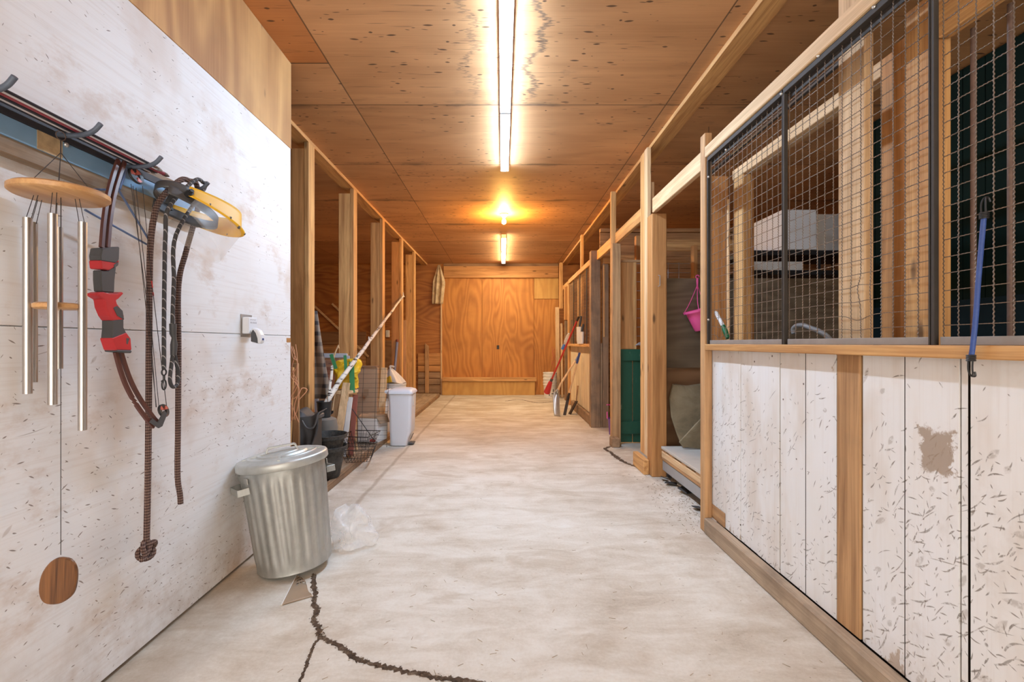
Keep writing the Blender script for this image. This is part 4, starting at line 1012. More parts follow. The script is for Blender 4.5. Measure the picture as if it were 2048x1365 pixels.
def limb(pts, X0, X1):
    out = []
    for off in (-1, 1):
        m = MB(); n = len(pts); P = smooth_path([bp(x+off*w, y+off*h, X0+(X1-X0)*i/(n-1)) for i, (x, y, w, h) in enumerate(pts)], 5)
        for i in range(len(P)-1):
            d = (P[i+1]-P[i]).normalized(); s = V((1,0,0)).cross(d).normalized(); 
        vs = []
        for i, p in enumerate(P):
            d = (P[min(i+1, len(P)-1)]-P[max(i-1, 0)]).normalized(); s = V((1,0,0)).cross(d).normalized()
            for a, b in ((-1,-1),(1,-1),(1,1),(-1,1)): vs.append(p+s*a*.0068+V((b*.005, 0, 0)))
        m.add(vs, [(i*4+k, i*4+(k+1)%4, i*4+4+(k+1)%4, i*4+4+k) for i in range(len(P)-1) for k in range(4)]+[(3,2,1,0), tuple(len(vs)-4+k for k in range(4))])
        m.build('limb', M['limb'], t, bevel=.001)
limb([(243,322,6,2),(233,350,6,2),(222,390,6,1),(214,440,6,.5),(209,496,6,0)], -1.335, XBW)
limb([(236,703,5,-1.5),(246,738,5.5,-2),(259,772,5.5,-3),(279,808,5,-4),(304,842,4.5,-4.5),(312,850,4.5,-4.5)], XBW, -1.30)
def cam(px, py, X, r, ang, sx):
    c = bp(px, py, X); R = Matrix.Translation(c) @ Matrix.Rotation(math.radians(ang), 4, 'X') @ Matrix.Rotation(math.radians(72), 4, 'Y')
    m = MB(); m.lathe([(r*.5, -.004), (r*.96, -.005), (r, -.003), (r*.93, 0), (r, .003), (r*.96, .005), (r*.5, .004), (r*.5, -.004)], R, 28); m.build('cam_wheel', M['black'], t)
    m = MB()
    for a in (0, 2.3, 4.2):
        m.prism([R @ V((math.cos(a+q)*rr, math.sin(a+q)*rr, -.006)) for q, rr in ((0,.2*r),(-.45,.85*r),(.0,.9*r),(.5,.85*r))], (R.to_3x3() @ V((0,0,.012))))
    m.build('cam_spokes', M['cam'], t, bevel=.001)
cam(272, 352, -1.335, .030, 10, 1); cam(327, 822, -1.305, .026, -10, 1)
m = MB(); m.prism([bp(x, y, -1.283) for x, y in [(300,845),(318,857),(325,853),(335,828),(329,822),(316,846),(306,838)]], (-.004,0,0)); m.prism([bp(x, y, -1.320) for x, y in [(300,845),(318,857),(325,853),(335,828),(329,822),(316,846),(306,838)]], (-.004,0,0))
m.build('limb_fork', M['dgrey'], t)
m = MB()
for a, b, r in (((262,368),(300,650),.0011), ((266,372),(313,815),.0011), ((285,372),(303,560),.0011), ((303,560),(333,812),.0013), ((272,376),(302,650),.0011), ((302,650),(318,815),.0011), ((300,650),(312,815),.0011)):
    m.tube([bp(*a, -1.32), bp(*b, -1.315)], r, 5)
m.build('string', M['string'], t)
m = MB(); m.tube([bp(303,562,-1.32), bp(305,576,-1.32)], .0022, 6); m.tube([bp(306,585,-1.32), bp(307,592,-1.32)], .0022, 6); lab(m.build('nocking_point', M['redmatte'], t), 'red nocking point')
m = MB()
for x, y in ((262, 795), (266, 802), (271, 791), (275, 798)): 
    p = bp(x, y, -1.285); m.beam(p-V((0,.005,.008)), p+V((0,.005,-.016)), .0012, .002, (1,0,0))
lab(m.build('limb_lettering', M['whitepaper'], t), 'faint pale lettering')

# ropes over the last hook
HK = V((-1.29, 1.99, 1.862))
t = thing('lead_rope', 'thick brown braided rope over the last hook, knotted at its lower end', 'rope', (-1.33, 1.8, .82))
P = [bp(293, 1082, -1.335), bp(295, 1000, -1.335), bp(297, 850, -1.335), bp(298, 700, -1.333), bp(299, 560, -1.33), bp(301, 490, -1.325), bp(308, 435, -1.315), bp(322, 398, -1.31), HK+V((0,-.09,.0)), HK+V((0,-.03,.018)), HK+V((0,.012,.018)), V((-1.30, 2.03, 1.80)), V((-1.335, 2.005, 1.60)), bp(357, 570, -1.335), bp(357, 700, -1.335), bp(356, 850, -1.335), bp(355, 930, -1.335), bp(356, 965, -1.335), bp(360, 990, -1.335), bp(361, 1008, -1.335)]
m = MB(); m.tube(smooth_path(P, 6), .0105, 12); m.build('braid', M['rope'], t)
k0 = bp(294, 1100, -1.335); kp = []
for i in range(40):
    a = 2*math.pi*i/40*2
    kp.append(k0+V((.012*math.sin(1.5*a), .030*math.cos(a)*(1+.25*math.cos(1.5*a)), .026*math.sin(a)*(1+.25*math.cos(1.5*a)))))
m = MB(); m.tube(kp, .009, 10, closed=True)
m.tube(smooth_path([bp(293,1080,-1.335), k0+V((.01,-.0,.012)), k0+V((.012,-.03,-.016)), k0+V((.012,-.045,-.018))], 5), .0095, 10)
m.build('knot', M['rope'], t)
t = thing('leash', 'dark striped cord leash with snap hook and loop over the last hook', 'leash', (-1.29, 1.86, 1.05))
P = [bp(328, 738, -1.30), bp(328, 650, -1.30), bp(329, 560, -1.30), bp(331, 470, -1.295), bp(338, 415, -1.275), HK+V((.03,-.05,.012)), HK+V((.035,0,.022)), HK+V((.033,.012,.0)), bp(352, 470, -1.285), bp(348, 560, -1.29), bp(346, 610, -1.292), bp(345, 650, -1.295)]
m = MB(); m.tube(smooth_path(P, 6), .0075, 10); m.build('cord', M['leash'], t)
m = MB(); m.tube(smooth_path([bp(347, 700, -1.297), bp(343, 730, -1.297), bp(340, 760, -1.297), bp(345, 774, -1.297), bp(354, 770, -1.297), bp(357, 750, -1.297), bp(352, 722, -1.297), bp(348, 700, -1.297)], 6), .007, 10); m.build('loop', M['leash'], t)
m = MB(); m.tube([bp(346, 648, -1.296), bp(346, 668, -1.296), bp(348, 676, -1.296), bp(348, 690, -1.296), bp(347, 711, -1.296)], [.013, .012, .0085, .013, .011], 12); m.build('sleeve', M['dgrey'], t)
m = MB(); c = bp(328, 745, -1.30)
m.tube([c+V((0, math.cos(a)*.012, math.sin(a)*.012)) for a in [2*math.pi*k/18 for k in range(18)]], .003, 6, closed=True)
m.tube([c+V((0,0,-.010)), c+V((0,0,-.03))], .0042, 8)
m.tube([c+V((0,0,-.048))+V((0, math.cos(a)*.011, math.sin(a)*.019)) for a in [2*math.pi*k/18 for k in range(18)]], .003, 6, closed=True)
m.tube([c+V((0,-.004,-.03)), c+V((0,-.013,-.034))], .003, 6)
m.build('snap_hook', M['black'], t)

# face shield
A = at(378, 387, 2.015); Bk = at(337, 422, 1.849)
A = V((-1.22, 1.8485, 1.794)); Bk = V((-1.34, 1.9057, 1.7416))
mid = (A+Bk)/2; u = (Bk-A).normalized(); f = V((.11, .22, -.09)).normalized(); f = (f-u*f.dot(u)).normalized(); nrm = f.cross(u).normalized()
if nrm.z > 0: nrm = -nrm
W = (Bk-A).length/2; LF = .255
def vis(a, k, s=1.0):      # a: -1..1 along the brow, k along the shield direction
    th = a*math.pi/2; return mid+u*math.sin(th)*W*s*(1.0+.12*math.cos(th))+f*math.cos(th)*LF*s+nrm*k
t = thing('face_shield', 'yellow browed face shield with clear visor hanging on the last hook of the left rail', 'face shield', (mid.x, mid.y, mid.z-.2))
def brow(uu, vv):
    a = uu*2-1; h = .050+.055*math.cos(a*math.pi/2)
    return vis(a, .012-h*(1-vv), 1-.03*(1-vv))
m = MB(); m.grid(brow, 36, 6); m.grid(lambda a, b: vis(a*2-1, .012-.010*b, 1.0+.06*(b)), 36, 2); m.build('brow_guard', M['yellow'], t, thick=.003)
m = MB(); m.grid(lambda a, b: vis((a*2-1)*.93, .006, 1.012)+V((0,-.74,-.67))*.215*b*(.35+.65*math.cos((a*2-1)*1.46)), 36, 8); m.build('visor', M['clear'], t, thick=.0012)
m = MB()
for p, s in ((A, -1), (Bk, 1)):
    m.tube([p-u*.012*1, p+u*.014*1], .0125, 12); m.tube([p-u*.022, p+u*.022], .008, 10)
m.build('pivot_knob', M['black'], t)
def band(uu, vv):
    th = (uu*2-1)*math.pi*.62; return mid-f*.005+u*math.sin(th)*W*.80+f*(math.cos(th)*LF*.62)+nrm*(-.010+.045*vv)
m = MB(); m.grid(band, 40, 4)
def rear(uu, vv):
    th = (uu*2-1)*math.pi*.5; return mid+u*math.sin(th)*W*.84-f*(math.cos(th)*.085)+nrm*(-.04+.036*vv)
m.grid(rear, 28, 3)
m.grid(lambda a, b: mid+u*(a*2-1)*W*.78+f*((b-.5)*.03-.01)-nrm*(.01+.055*math.cos((a*2-1)*1.5)), 24, 2)
m.build('headband', M['dgrey'], t, thick=.003)
m = MB(); m.tube([vis(-.35, .006, 1.02), vis(-.35, .014, 1.02)], .006, 6)
for a in (-.8, -.55, -.1, .35, .8): m.tube([vis(a, .002, 1.07)-f*.001, vis(a, .002, 1.0)], .005, 6)
m.build('snap_stud', M['dgrey'], t)

# outlet and plug-in
o = atx(490, 650, XW)
t = thing('outlet_box', 'white surface mounted multi outlet on the white partition', 'outlet', (XW, o.y, o.z))
B(XW+.001, XW+.004, 2.555, 2.665, 1.21+.035, 1.21+.157).build('wall_plate', M['greysteel'], t)
B(XW+.0045, XW+.042, 2.56, 2.655, 1.262, 1.352).build('body', M['white'], t, bevel=.004)
m = MB()
for k in range(3): m.box(XW+.0418, XW+.0425, 2.582+k*.02, 2.586+k*.02, 1.335, 1.341)
for k in range(6): m.box(XW+.0418, XW+.0425, 2.578+k*.0115, 2.5805+k*.0115, 1.318, 1.327)
m.build('slots', M['dgrey'], t)
t = thing('air_freshener', 'small white plug-in freshener with grey side under the outlet', 'air freshener', (XW+.07, 2.58, 1.20))
yy = 2.597; z0, z1 = 1.206, 1.296
pf = [(z0, .030), (z0+.015, .034), (z0+.045, .032), (z0+.07, .026), (z0+.085, .018), (z1, .005)]
m = MB(); m.prism([(XW+.043, yy-.022, z0+.01), (XW+.043, yy-.022, z1-.012), (XW+.055, yy-.022, z1), (XW+.085, yy-.022, z1-.012), (XW+.098, yy-.022, z0+.05), (XW+.100, yy-.022, z0+.012), (XW+.09, yy-.022, z0)], (0, .044, 0)); m.build('case', M['white'], t, bevel=.006)
m = MB(); m.prism([(XW+.047, yy-.0225, z0+.014), (XW+.047, yy-.0225, z1-.03), (XW+.058, yy-.0225, z1-.012), (XW+.072, yy-.0225, z1-.03), (XW+.082, yy-.0225, z0+.03), (XW+.084, yy-.0225, z0+.004)], (0, -.0012, 0)); m.build('side_panel', M['dgrey'], t)
m = MB(); m.tube([(XW+.0985, yy, z0+.026), (XW+.1035, yy, z0+.026)], .006, 12); m.build('button', M['bluegrip'], t)

# ---------------------------------------------------------------- galvanised dustbin, leaning on the partition
cxb, cyb = -1.120, 2.575
T = thing('trash_can', 'ribbed galvanised dustbin with lid leaning on the white partition', 'trash can', (cxb, cyb, 0))
tilt = math.radians(-7); r0, r1, hb = .185, .212, .575
piv = V((cxb-r0, cyb, 0))
R4 = Matrix.Translation(piv+V((0,0,.002))) @ Matrix.Rotation(tilt, 4, 'Y') @ Matrix.Translation(-piv) @ Matrix.Translation((cxb, cyb, 0))
def rib(r, z, a):
    w = min(1, max(0, (z-.045)/.03))*min(1, max(0, (.505-z)/.03))
    c = math.cos(26*a); return r+w*.0042*(c/(.35+abs(c)))
N = 26*8; prof = [(.004, .012), (r0-.012, .012), (r0-.003, .0), (r0+.002, .006)]
for i in range(25): z = .012+.555*i/24; prof.append((r0+(r1-r0)*z/hb, z))
prof += [(r1+.002, hb-.01), (r1+.006, hb-.004), (r1+.003, hb), (r1-.004, hb-.003), (r1-.006, hb-.03), (r1-.02, hb-.2)]
m = MB(); m.lathe(prof, R4, N, rib); m.build('body', M['galv'], T)
L = .226
m = MB(); pr = [(L+.001, hb-.034), (L+.004, hb-.030), (L+.003, hb-.002), (L-.002, hb+.006), (L-.012, hb+.010), (.180, hb+.014), (.172, hb+.021), (.160, hb+.021), (.152, hb+.016), (.130, hb+.018), (.122, hb+.027), (.108, hb+.027), (.100, hb+.022), (.085, hb+.024), (.078, hb+.031), (.002, hb+.034)]
m.lathe(pr, R4, 72)
for a in (.35, 1.92, 3.49, 5.06):
    q = lambda r, z: R4 @ V((r*math.cos(a), r*math.sin(a), z))
    m.beam(q(.088, hb+.026), q(.196, hb+.014), .012, .008)
lid = m.build('lid', M['galv2'], T)
ha = math.radians(24)
hd = V((math.cos(ha), math.sin(ha), 0)); hp = V((-hd.y, hd.x, 0))
m = MB()
def strap(pts, w):
    for a, b in zip(pts[:-1], pts[1:]):
        m.beam(R4 @ a, R4 @ b, w, .009, R4.to_3x3() @ hp.cross((b-a).normalized()))
zc = V((0,0,hb+.031)); q = [-.078, -.066, .066, .078]
strap([zc+hd*q[0], zc+hd*q[1]+V((0,0,.028)), zc+hd*q[2]+V((0,0,.028)), zc+hd*q[3]], .030)
m.build('handle', M['galv'], lid, bevel=.001)
for az in (224, 44):
    a = math.radians(az); d = V((math.cos(a), math.sin(a), 0)); s = V((-d.y, d.x, 0)); zz = .455; rr = r0+(r1-r0)*zz/hb+.003
    m = MB()
    pts = [d*(rr-.01)+s*.075+V((0,0,zz+.004)), d*(rr+.042)+s*.062+V((0,0,zz)), d*(rr+.042)-s*.062+V((0,0,zz)), d*(rr-.01)-s*.075+V((0,0,zz+.004))]
    for p, e in zip(pts[:-1], pts[1:]): m.beam(R4 @ p, R4 @ e, .004, .034, R4.to_3x3() @ V((0,0,1)))
    m.beam(R4 @ (d*(rr-.004)+s*.075+V((0,0,zz+.05))), R4 @ (d*(rr-.004)-s*.075+V((0,0,zz+.05))), .006, .03, R4.to_3x3() @ V((0,0,1)))
    m.build('side_handle', M['galv'], T, bevel=.001)

# crumpled clear bag on the floor behind it
rnd = random.Random(21); base = [atz(672, 1108, 0), atz(734, 1085, 0)]
NX, NZ = 22, 18; off = [[rnd.uniform(-1, 1) for _ in range(40)] for _ in range(4)]
from mathutils import noise as NZ
def crumple(p, f, amt, sd=0):
    q = p*f+V((sd, sd*.7, sd*.3)); return V((NZ.noise(q), NZ.noise(q+V((9,3,1))), NZ.noise(q+V((2,7,5)))))*amt
def bag(uu, vv):
    a = 2*math.pi*uu; c = V((-.895, 2.84, 0)); k = math.sqrt(max(0., 1-vv**2.6))*.86+.10
    rr = .13*k*(1+.10*math.sin(3*a+1+2*vv))
    p = c+V((math.cos(a)*rr*.98-.03*vv, math.sin(a)*rr*.8+.02*vv, .004+.215*vv*(1+.05*math.sin(2*a+.7))))
    p = p+crumple(p, 11, .035, 1)+crumple(p, 26, .013, 4); p.z = max(.003, p.z); return p
m = MB(); m.grid(bag, 60, 22, False, closeu=True)
tt = [bag(i/60, 1) for i in range(60)]; c = sum(tt, V((0,0,0)))/60; n = len(m.v)
m.add(tt+[c+V((0,0,-.02))], [(i, (i+1) % 60, 60) for i in range(60)])
tag(m.build('plastic_bag', M['film']), 'crumpled clear plastic bag on the concrete behind the dustbin', 'bag')

# beige litter scoop on the floor
t = thing('litter_scoop', 'beige slotted scoop head propped on the crack in front of the dustbin', 'scoop', atz(600, 1205, 0))
pA = atz(563, 1211, .004); pB = atz(625, 1193, .004); top = at(593, 1151, 2.46); pC = at(632, 1172, 2.50)
def sp(uu, vv):
    b = pA+(pB-pA)*uu; w = .5+(uu-.5)*(1-.80*vv); tq = pA+(top-pA)*1.0
    q = b*(1-vv)+(top+(pC-top)*(max(0, uu-.5))*1.2)*vv
    return q+V((.3, .9, 0)).normalized()*.040*math.sin(math.pi*vv)*math.sin(math.pi*min(1, max(0, uu)))+V((0,0,.0))
m = MB(); nu, nv = 20, 20
vs = [sp(i/nu, j/nv) for i in range(nu+1) for j in range(nv+1)]; fs = []
for i in range(nu):
    for j in range(nv):
        if j in (10, 11, 13, 14, 16) and i in (4, 5, 7, 8, 10, 11, 13, 14): continue
        fs.append((i*(nv+1)+j, (i+1)*(nv+1)+j, (i+1)*(nv+1)+j+1, i*(nv+1)+j+1))
m.add(vs, fs, True); m.build('pan', plain('beige_plastic', (.34, .245, .16), .45, var=.15), t, thick=.0035)
m = MB(); m.tube([sp(0, j/10) for j in range(11)]+[sp(k/4, 1) for k in range(1, 5)]+[sp(1, 1-j/10) for j in range(1, 11)], .0035, 6); m.build('rim', M['ivory'], t)
# ---------------------------------------------------------------- clutter of the left bay
ZD = .0462
def lean(name, mat, a, b, w, th, lb, cat='board', up=(0,-1,0), grp=None, bev=.003):
    m = MB(); m.beam(a, b, w, th, up); return tag(m.build(name, mat, bevel=bev), lb, cat, grp)
lean('scrap_board', M['fir_z'], (-1.545, 3.40, ZD+.01), at(583, 735, 3.45), .035, .02, 'thin pale stick standing just behind the end of the white partition')
lean('scrap_board', M['old_z'], (-1.50, 3.47, ZD+.01), at(590, 727, 3.51), .05, .025, 'greyish stick right of the thin pale stick behind the white partition')
m = MB(); rnd = random.Random(5)
for k in range(4):
    P = [at(584+rnd.uniform(-4, 14), 685+j*22+rnd.uniform(-9, 9), 3.34+.012*k) for j in range(8)]; m.tube(smooth_path(P, 4), .003, 5)
m.tube(smooth_path([at(585, 800, 3.37), at(597, 790, 3.38), at(604, 777, 3.40), at(614, 781, 3.41), at(598, 800, 3.39)], 5), .0035, 5)
tag(m.build('orange_twine', plain('orange_twine', (.66, .32, .17), .8)), 'loose orange twine hanging by the end of the white partition', 'twine')
t = thing('black_crate', 'black plastic crate under the black vinyl bag by the first left post', 'crate', (-1.55, 3.68, ZD))
B(-1.66, -1.44, 3.56, 3.80, ZD, .66).build('box', M['black'], t, bevel=.015)
B(-1.672, -1.428, 3.548, 3.812, .62, .655).build('rim', M['dgrey'], t, bevel=.006)
rnd = random.Random(31)
def cloth(uu, vv):
    x0 = at(598+48*uu, 776, 3.62).x; s = vv
    if s < .3: p = V((x0, 3.70-.17*s/.3, .672+.035*math.sin(uu*6.3+1)*(1-s)+.05*uu*(1-uu)))
    else:
        k = (s-.3)/.7; wv = 1-.42*k
        p = V((-1.46+(x0+1.46)*wv+.02*math.sin(4*k), 3.53-.015*math.sin(7*uu+3*k)-.022*math.sin(13*uu+2)*k-.015*k, .665-.33*k*(.82+.25*math.sin(3.1*uu+.3))))
    return p
m = MB(); m.grid(cloth, 26, 26); b = m.build('vinyl_bag', M['fabricblk'], thick=.006); tag(b, 'black vinyl bag draped over the crate by the first left post', 'bag')
m = MB(); m.tube(smooth_path([at(604, 842, 3.48), at(612, 855, 3.46), at(622, 858, 3.46), at(630, 850, 3.47), at(636, 828, 3.49)], 5), .007, 8); m.build('strap', M['dgrey'], b)
# big nursery pots
def pot(z, lb):
    t = thing('nursery_pot', lb, 'pot', (-1.505, 4.09, z), 'stacked nursery pots')
    m = MB(); Mt = Matrix.Translation((-1.505, 4.09, z))
    m.lathe([(.004, 0), (.092, 0), (.10, .01), (.122, .13), (.126, .145), (.122, .155), (.140, .225), (.143, .235), (.160, .238), (.163, .262), (.155, .268), (.146, .255), (.118, .14), (.09, .016), (.004, .014)], Mt, 40); m.build('shell', M['pot'], t)
    m = MB(); m.tube([Mt @ V((.1595*math.cos(a), .1595*math.sin(a), .2675)) for a in [2*math.pi*k/40 for k in range(40)]], .005, 6, closed=True); m.build('rim', M['pot'], t)
pot(.0592, 'lower black nursery pot of the stack behind the dustbin'); pot(.0592+.10, 'upper black nursery pot of the stack behind the dustbin')
# wire baskets
def basket(x, y, z, w, d, h, lb, rot):
    t = thing('wire_basket', lb, 'basket', (x, y, z), 'wire baskets on the deck edge'); R = Matrix.Translation((x, y, z)) @ Matrix.Rotation(rot, 4, 'Z')
    def lp(k, zz): return [R @ V((sx*w/2*k, sy*d/2*k, zz)) for sx, sy in ((-1,-1),(1,-1),(1,1),(-1,1))]
    m = MB(); m.tube(lp(1, h), .0042, 6, closed=True); m.build('rim', M['blackwire'], t)
    m = MB()
    for zz, k in ((.003, .72), (h*.35, .82), (h*.68, .91)): m.tube(lp(k, zz), .0022, 5, closed=True)
    for i in range(9):
        u_ = -1+2*i/8
        for sy in (-1, 1): m.tube([R @ V((u_*w/2, sy*d/2, h)), R @ V((u_*w/2*.72, sy*d/2*.72, .003))], .002, 4)
        m.tube([R @ V((u_*w/2*.72, -d/2*.72, .003)), R @ V((u_*w/2*.72, d/2*.72, .003))], .002, 4)
    for i in range(7):
        u_ = -1+2*i/6
        for sx in (-1, 1): m.tube([R @ V((sx*w/2, u_*d/2, h)), R @ V((sx*w/2*.72, u_*d/2*.72, .003))], .002, 4)
    m.build('wires', M['blackwire'], t)
basket(-1.415, 4.71, .0595, .30, .36, .13, 'lower black wire basket on the deck edge beside the nursery pots', .15)
basket(-1.425, 4.76, .0595+.135, .29, .34, .11, 'upper black wire basket on the deck edge beside the nursery pots', -.1)
t = thing('fence_panel', 'piece of welded wire fence standing in front of the white cardboard box', 'fence', (-1.43, 5.1, .06))
m = MB(); a, b = V((-1.69, 5.205, .0595)), V((-1.28, 5.25, .0595)); dv = b-a; hz = .90
for k in range(4): p = a+dv*(k/3); m.tube([p, p+V((.01,.06,hz*(.98 if k else 1.04)))], .0022, 5)
m.build('upright_wire', M['blackwire'], t)
m = MB()
for k in range(17): z = .03+k*.052; m.tube([a+V((.01*z,.06*z,z)), b+V((.01*z,.06*z,z))], .0017, 4)
m.build('cross_wire', M['blackwire'], t)
m = MB(); m.tube([at(704, 818, 4.92), at(748, 881, 4.93)], .004, 6); tag(m.build('iron_rod', M['blackwire']), 'thin black rod slanting across the wire fence piece', 'rod')
# dark tub with grey lid and a black pail on it
t = thing('storage_tub', 'black tub with grey lid right of the first left post', 'tub', (-1.62, 4.36, ZD))
m = MB(); m.lathe([(.004, ZD), (.08, ZD), (.098, .40), (.098, .43), (.004, .43)], Matrix.Translation((-1.62, 4.36, 0)), 32); m.build('body', M['black'], t)
m = MB(); m.lathe([(.103, .405), (.105, .43), (.092, .515), (.06, .53), (.004, .531)], Matrix.Translation((-1.62, 4.36, 0)), 32); m.build('lid', plain('grey_lid', (.20, .18, .155), .55), t)
t = thing('black_pail', 'small black pail on the grey lidded tub', 'pail', (-1.635, 4.36, .532))
m = MB(); m.lathe([(.004, .532), (.055, .532), (.066, .668), (.070, .668), (.070, .678), (.061, .678), (.05, .543), (.004, .540)], Matrix.Translation((-1.635, 4.36, 0)), 28); m.build('pail', M['black'], t)
t = thing('hand_hoe', 'small tool with black head dangling in front of the leaning planks', 'tool', (-1.64, 4.75, .5))
m = MB(); m.tube(smooth_path([at(672, 780, 4.75), at(668, 800, 4.74), at(665, 822, 4.72)], 4), .006, 6); m.build('shaft', M['pale_z'], t)
m = MB(); q = [at(648, 830, 4.70), at(662, 822, 4.70), at(667, 822, 4.71), at(666, 827, 4.71), at(654, 835, 4.70), at(651, 833, 4.70)]; m.prism(q, (0,.01,0)); m.build('head', M['black'], t)
# birch pole
rnd = random.Random(2); a = V((-1.632, 4.35, .60))
K = [a, V((-1.612, 4.44, .72)), V((-1.585, 4.55, .81)), V((-1.54, 4.75, .945)), V((-1.573, 5.37, 1.14)), V((-1.605, 6.0, 1.336)), V((-1.657, 7.0, 1.65)), V((-1.69, 7.62, 1.845)), V((-1.722, 8.24, 2.03))]
Q = smooth_path(K, 4); P = [Q[round(k*(len(Q)-1)/14)] for k in range(15)]
P = [p+V((0, 0, rnd.uniform(-.010, .010)))*(1 if 0 < k < 14 else 0) for k, p in enumerate(P)]
t = thing('birch_pole', 'long white birch pole rising from the clutter across the left posts', 'branch', a)
m = MB(); m.tube(smooth_path(P, 3), [.027-.012*k/42+.0015*math.sin(k*2.3) for k in range(43)], 12); m.build('stem', M['birch'], t)
m = MB()
for k, dx, dz in ((2, -.03, .05), (6, .04, .06), (8, -.02, .05), (9, .05, .02), (11, .03, .045), (13, .05, .02), (14, -.01, .06), (14, .03, -.01)): m.tube([P[k], P[k]+V((dx*.6, .02, dz*1.1))], [.012, .007], 7)
m.build('twig_stub', M['birch'], t)
m = MB(); m.tube(smooth_path([at(656, 812, 4.36), at(660, 770, 4.44), at(663, 750, 4.50), at(664, 733, 4.55)], 4), .013, 8); tag(m.build('birch_stick', M['birch']), 'short birch stick beside the foot of the long birch pole', 'branch')
m = MB(); m.tube([at(668, 712, 4.98), at(677, 690, 5.0), at(678, 697, 5.0)], [.010, .006, .004], 6); m.tube([at(668, 712, 4.98), at(665, 735, 4.97), at(664, 760, 4.96)], .010, 6); tag(m.build('bent_stick', M['pale_z']), 'thin bent stick above the yellow sack', 'branch')
# stool carrying a sack
t = thing('wooden_stool', 'tan round seated stool under the yellow sack', 'stool', (-1.70, 5.03, ZD))
m = MB(); m.lathe([(.004, .68), (.155, .68), (.165, .69), (.165, .712), (.155, .72), (.004, .72)], Matrix.Translation((-1.70, 5.03, 0)), 32); m.build('seat', M['pale_x'], t)
for k in range(4):
    q = math.pi/4+k*math.pi/2; m = MB(); m.tube([(-1.70+.17*math.cos(q), 5.03+.17*math.sin(q), ZD), (-1.70+.12*math.cos(q), 5.03+.12*math.sin(q), .679)], .016, 8); m.build('leg', M['pale_z'], t)
def sack(uu, vv):
    a = 2*math.pi*uu; ca, sa = math.cos(a), math.sin(a); k = 1-.22*max(0, vv-.65)/.35-.10*(1-vv)
    p = V((-1.66+.02*vv+.135*k*math.copysign(abs(ca)**.6, ca), 5.05+.075*k*math.copysign(abs(sa)**.7, sa), .735+.285*vv))
    return p+crumple(p, 9, .05, 2)*min(1, .2+vv*2)+crumple(p, 22, .022, 7)*min(1, .2+vv*2)
m = MB(); m.grid(sack, 52, 22, False, closeu=True); tp = [sack(i/52, 1) for i in range(52)]; c = sum(tp, V((0,0,0)))/52; m.add(tp+[c+V((0,0,.02))], [(i, (i+1) % 52, 52) for i in range(52)])
s = tag(m.build('feed_sack', M['ysack']), 'crumpled yellow sack with green bands standing among the clutter', 'sack')
m = MB()
for x, p0, p1, w in ((664, 709, 738, 7), (692, 711, 742, 6), (705, 724, 786, 10)):
    q0 = at(x-2, p0, 4.955); q1 = at(x+(8 if x < 670 else 0), p1, 4.955); m.beam(q0, q1, w*4.9/F0, .004, (0,-1,0))
lab(m.build('green_band', M['greentape'], s), 'green bands')
# planks leaning beside
lean('leaning_plank', M['pale_z'], (-1.665, 4.72, ZD+.02), at(693, 766, 4.90), .075, .02, 'pale plank leaning in the middle of the clutter, under the yellow sack')
lean('leaning_plank', plain('white_painted_board', (.66, .64, .62), .7, var=.15), (-1.605, 4.78, ZD+.02), at(701, 795, 4.95), .05, .02, 'white painted plank right of the pale plank')
lean('leaning_plank', M['redwood'], (-1.545, 4.83, ZD+.02), at(711, 790, 5.02), .05, .025, 'red brown plank right of the white plank')
lean('leaning_plank', M['old_z'], (-1.71, 4.80, ZD+.02), at(672, 790, 4.86), .07, .02, 'brown plank left of the pale plank')
t = thing('window_frame', 'old white metal window frame leaning behind the yellow sack', 'frame', (-1.72, 5.25, ZD))
wf = plain('white_metal_frame', (.58, .60, .64), .45, .2)
c4 = [V((-2.11, 5.27, .075)), V((-1.79, 5.27, .075)), V((-1.79, 5.48, 1.065)), V((-2.11, 5.48, 1.065))]
for i, j in ((0,1),(1,2),(2,3),(3,0)): m = MB(); m.beam(c4[i], c4[j], .055, .03, (0,-1,.3)); m.build('rail', wf, t, bevel=.004)
m = MB(); m.add([p+V((0,.005,0)) for p in c4], [(0,1,2,3)]); m.build('pane', M['clear'], t)
def plaid(uu, vv): return V((-1.83+.16*uu*(.25+.9*vv)+.012*math.sin(9*uu+3*vv), 4.56+.02*math.sin(7*uu)+.05*vv, 1.52-.85*vv))
m = MB(); m.grid(plaid, 16, 20); tag(m.build('plaid_blanket', M['plaid'], thick=.005), 'grey plaid blanket hanging behind the first left post', 'blanket')
m = MB(); m.tube([(-1.83, 4.58, 1.40), (-1.83, 4.46, 1.52)], .006, 6); tag(m.build('blanket_peg', M['rust']), 'peg holding the plaid blanket on the first left post', 'peg')
# cartons, buckets
t = thing('flat_carton', 'tall flattened brown carton leaning behind the second left post', 'carton', (-1.69, 5.95, ZD))
m = MB(); m.beam((-1.69, 5.93, ZD+.005), (-1.70, 6.02, .90), .25, .08, (0,-1,0)); m.build('carton', M['card'], t, bevel=.004)
m = MB(); m.beam((-1.81, 6.02, .915), (-1.58, 6.02, .915), .11, .02); m.build('dark_edge', M['dirty_x'], t)
m = MB(); m.beam((-1.69, 5.885, .56), (-1.692, 5.893, .64), .06, .003, (0,-1,0)); m.build('stamp', plain('brown_stamp', (.30, .19, .11), .8), t)
lean('bark_board', M['pale_z'], (-1.515, 5.90, ZD+.01), (-1.50, 6.03, .90), .075, .03, 'rough pale board leaning on the right of the tall brown carton')
fp = [V((-1.675, 5.50, 0)), V((-1.445, 5.46, 0)), V((-1.395, 5.74, 0)), V((-1.625, 5.79, 0))]
t = thing('white_carton', 'white cardboard box with red mark on the deck edge behind the wire fence piece', 'carton', (-1.54, 5.62, .0592))
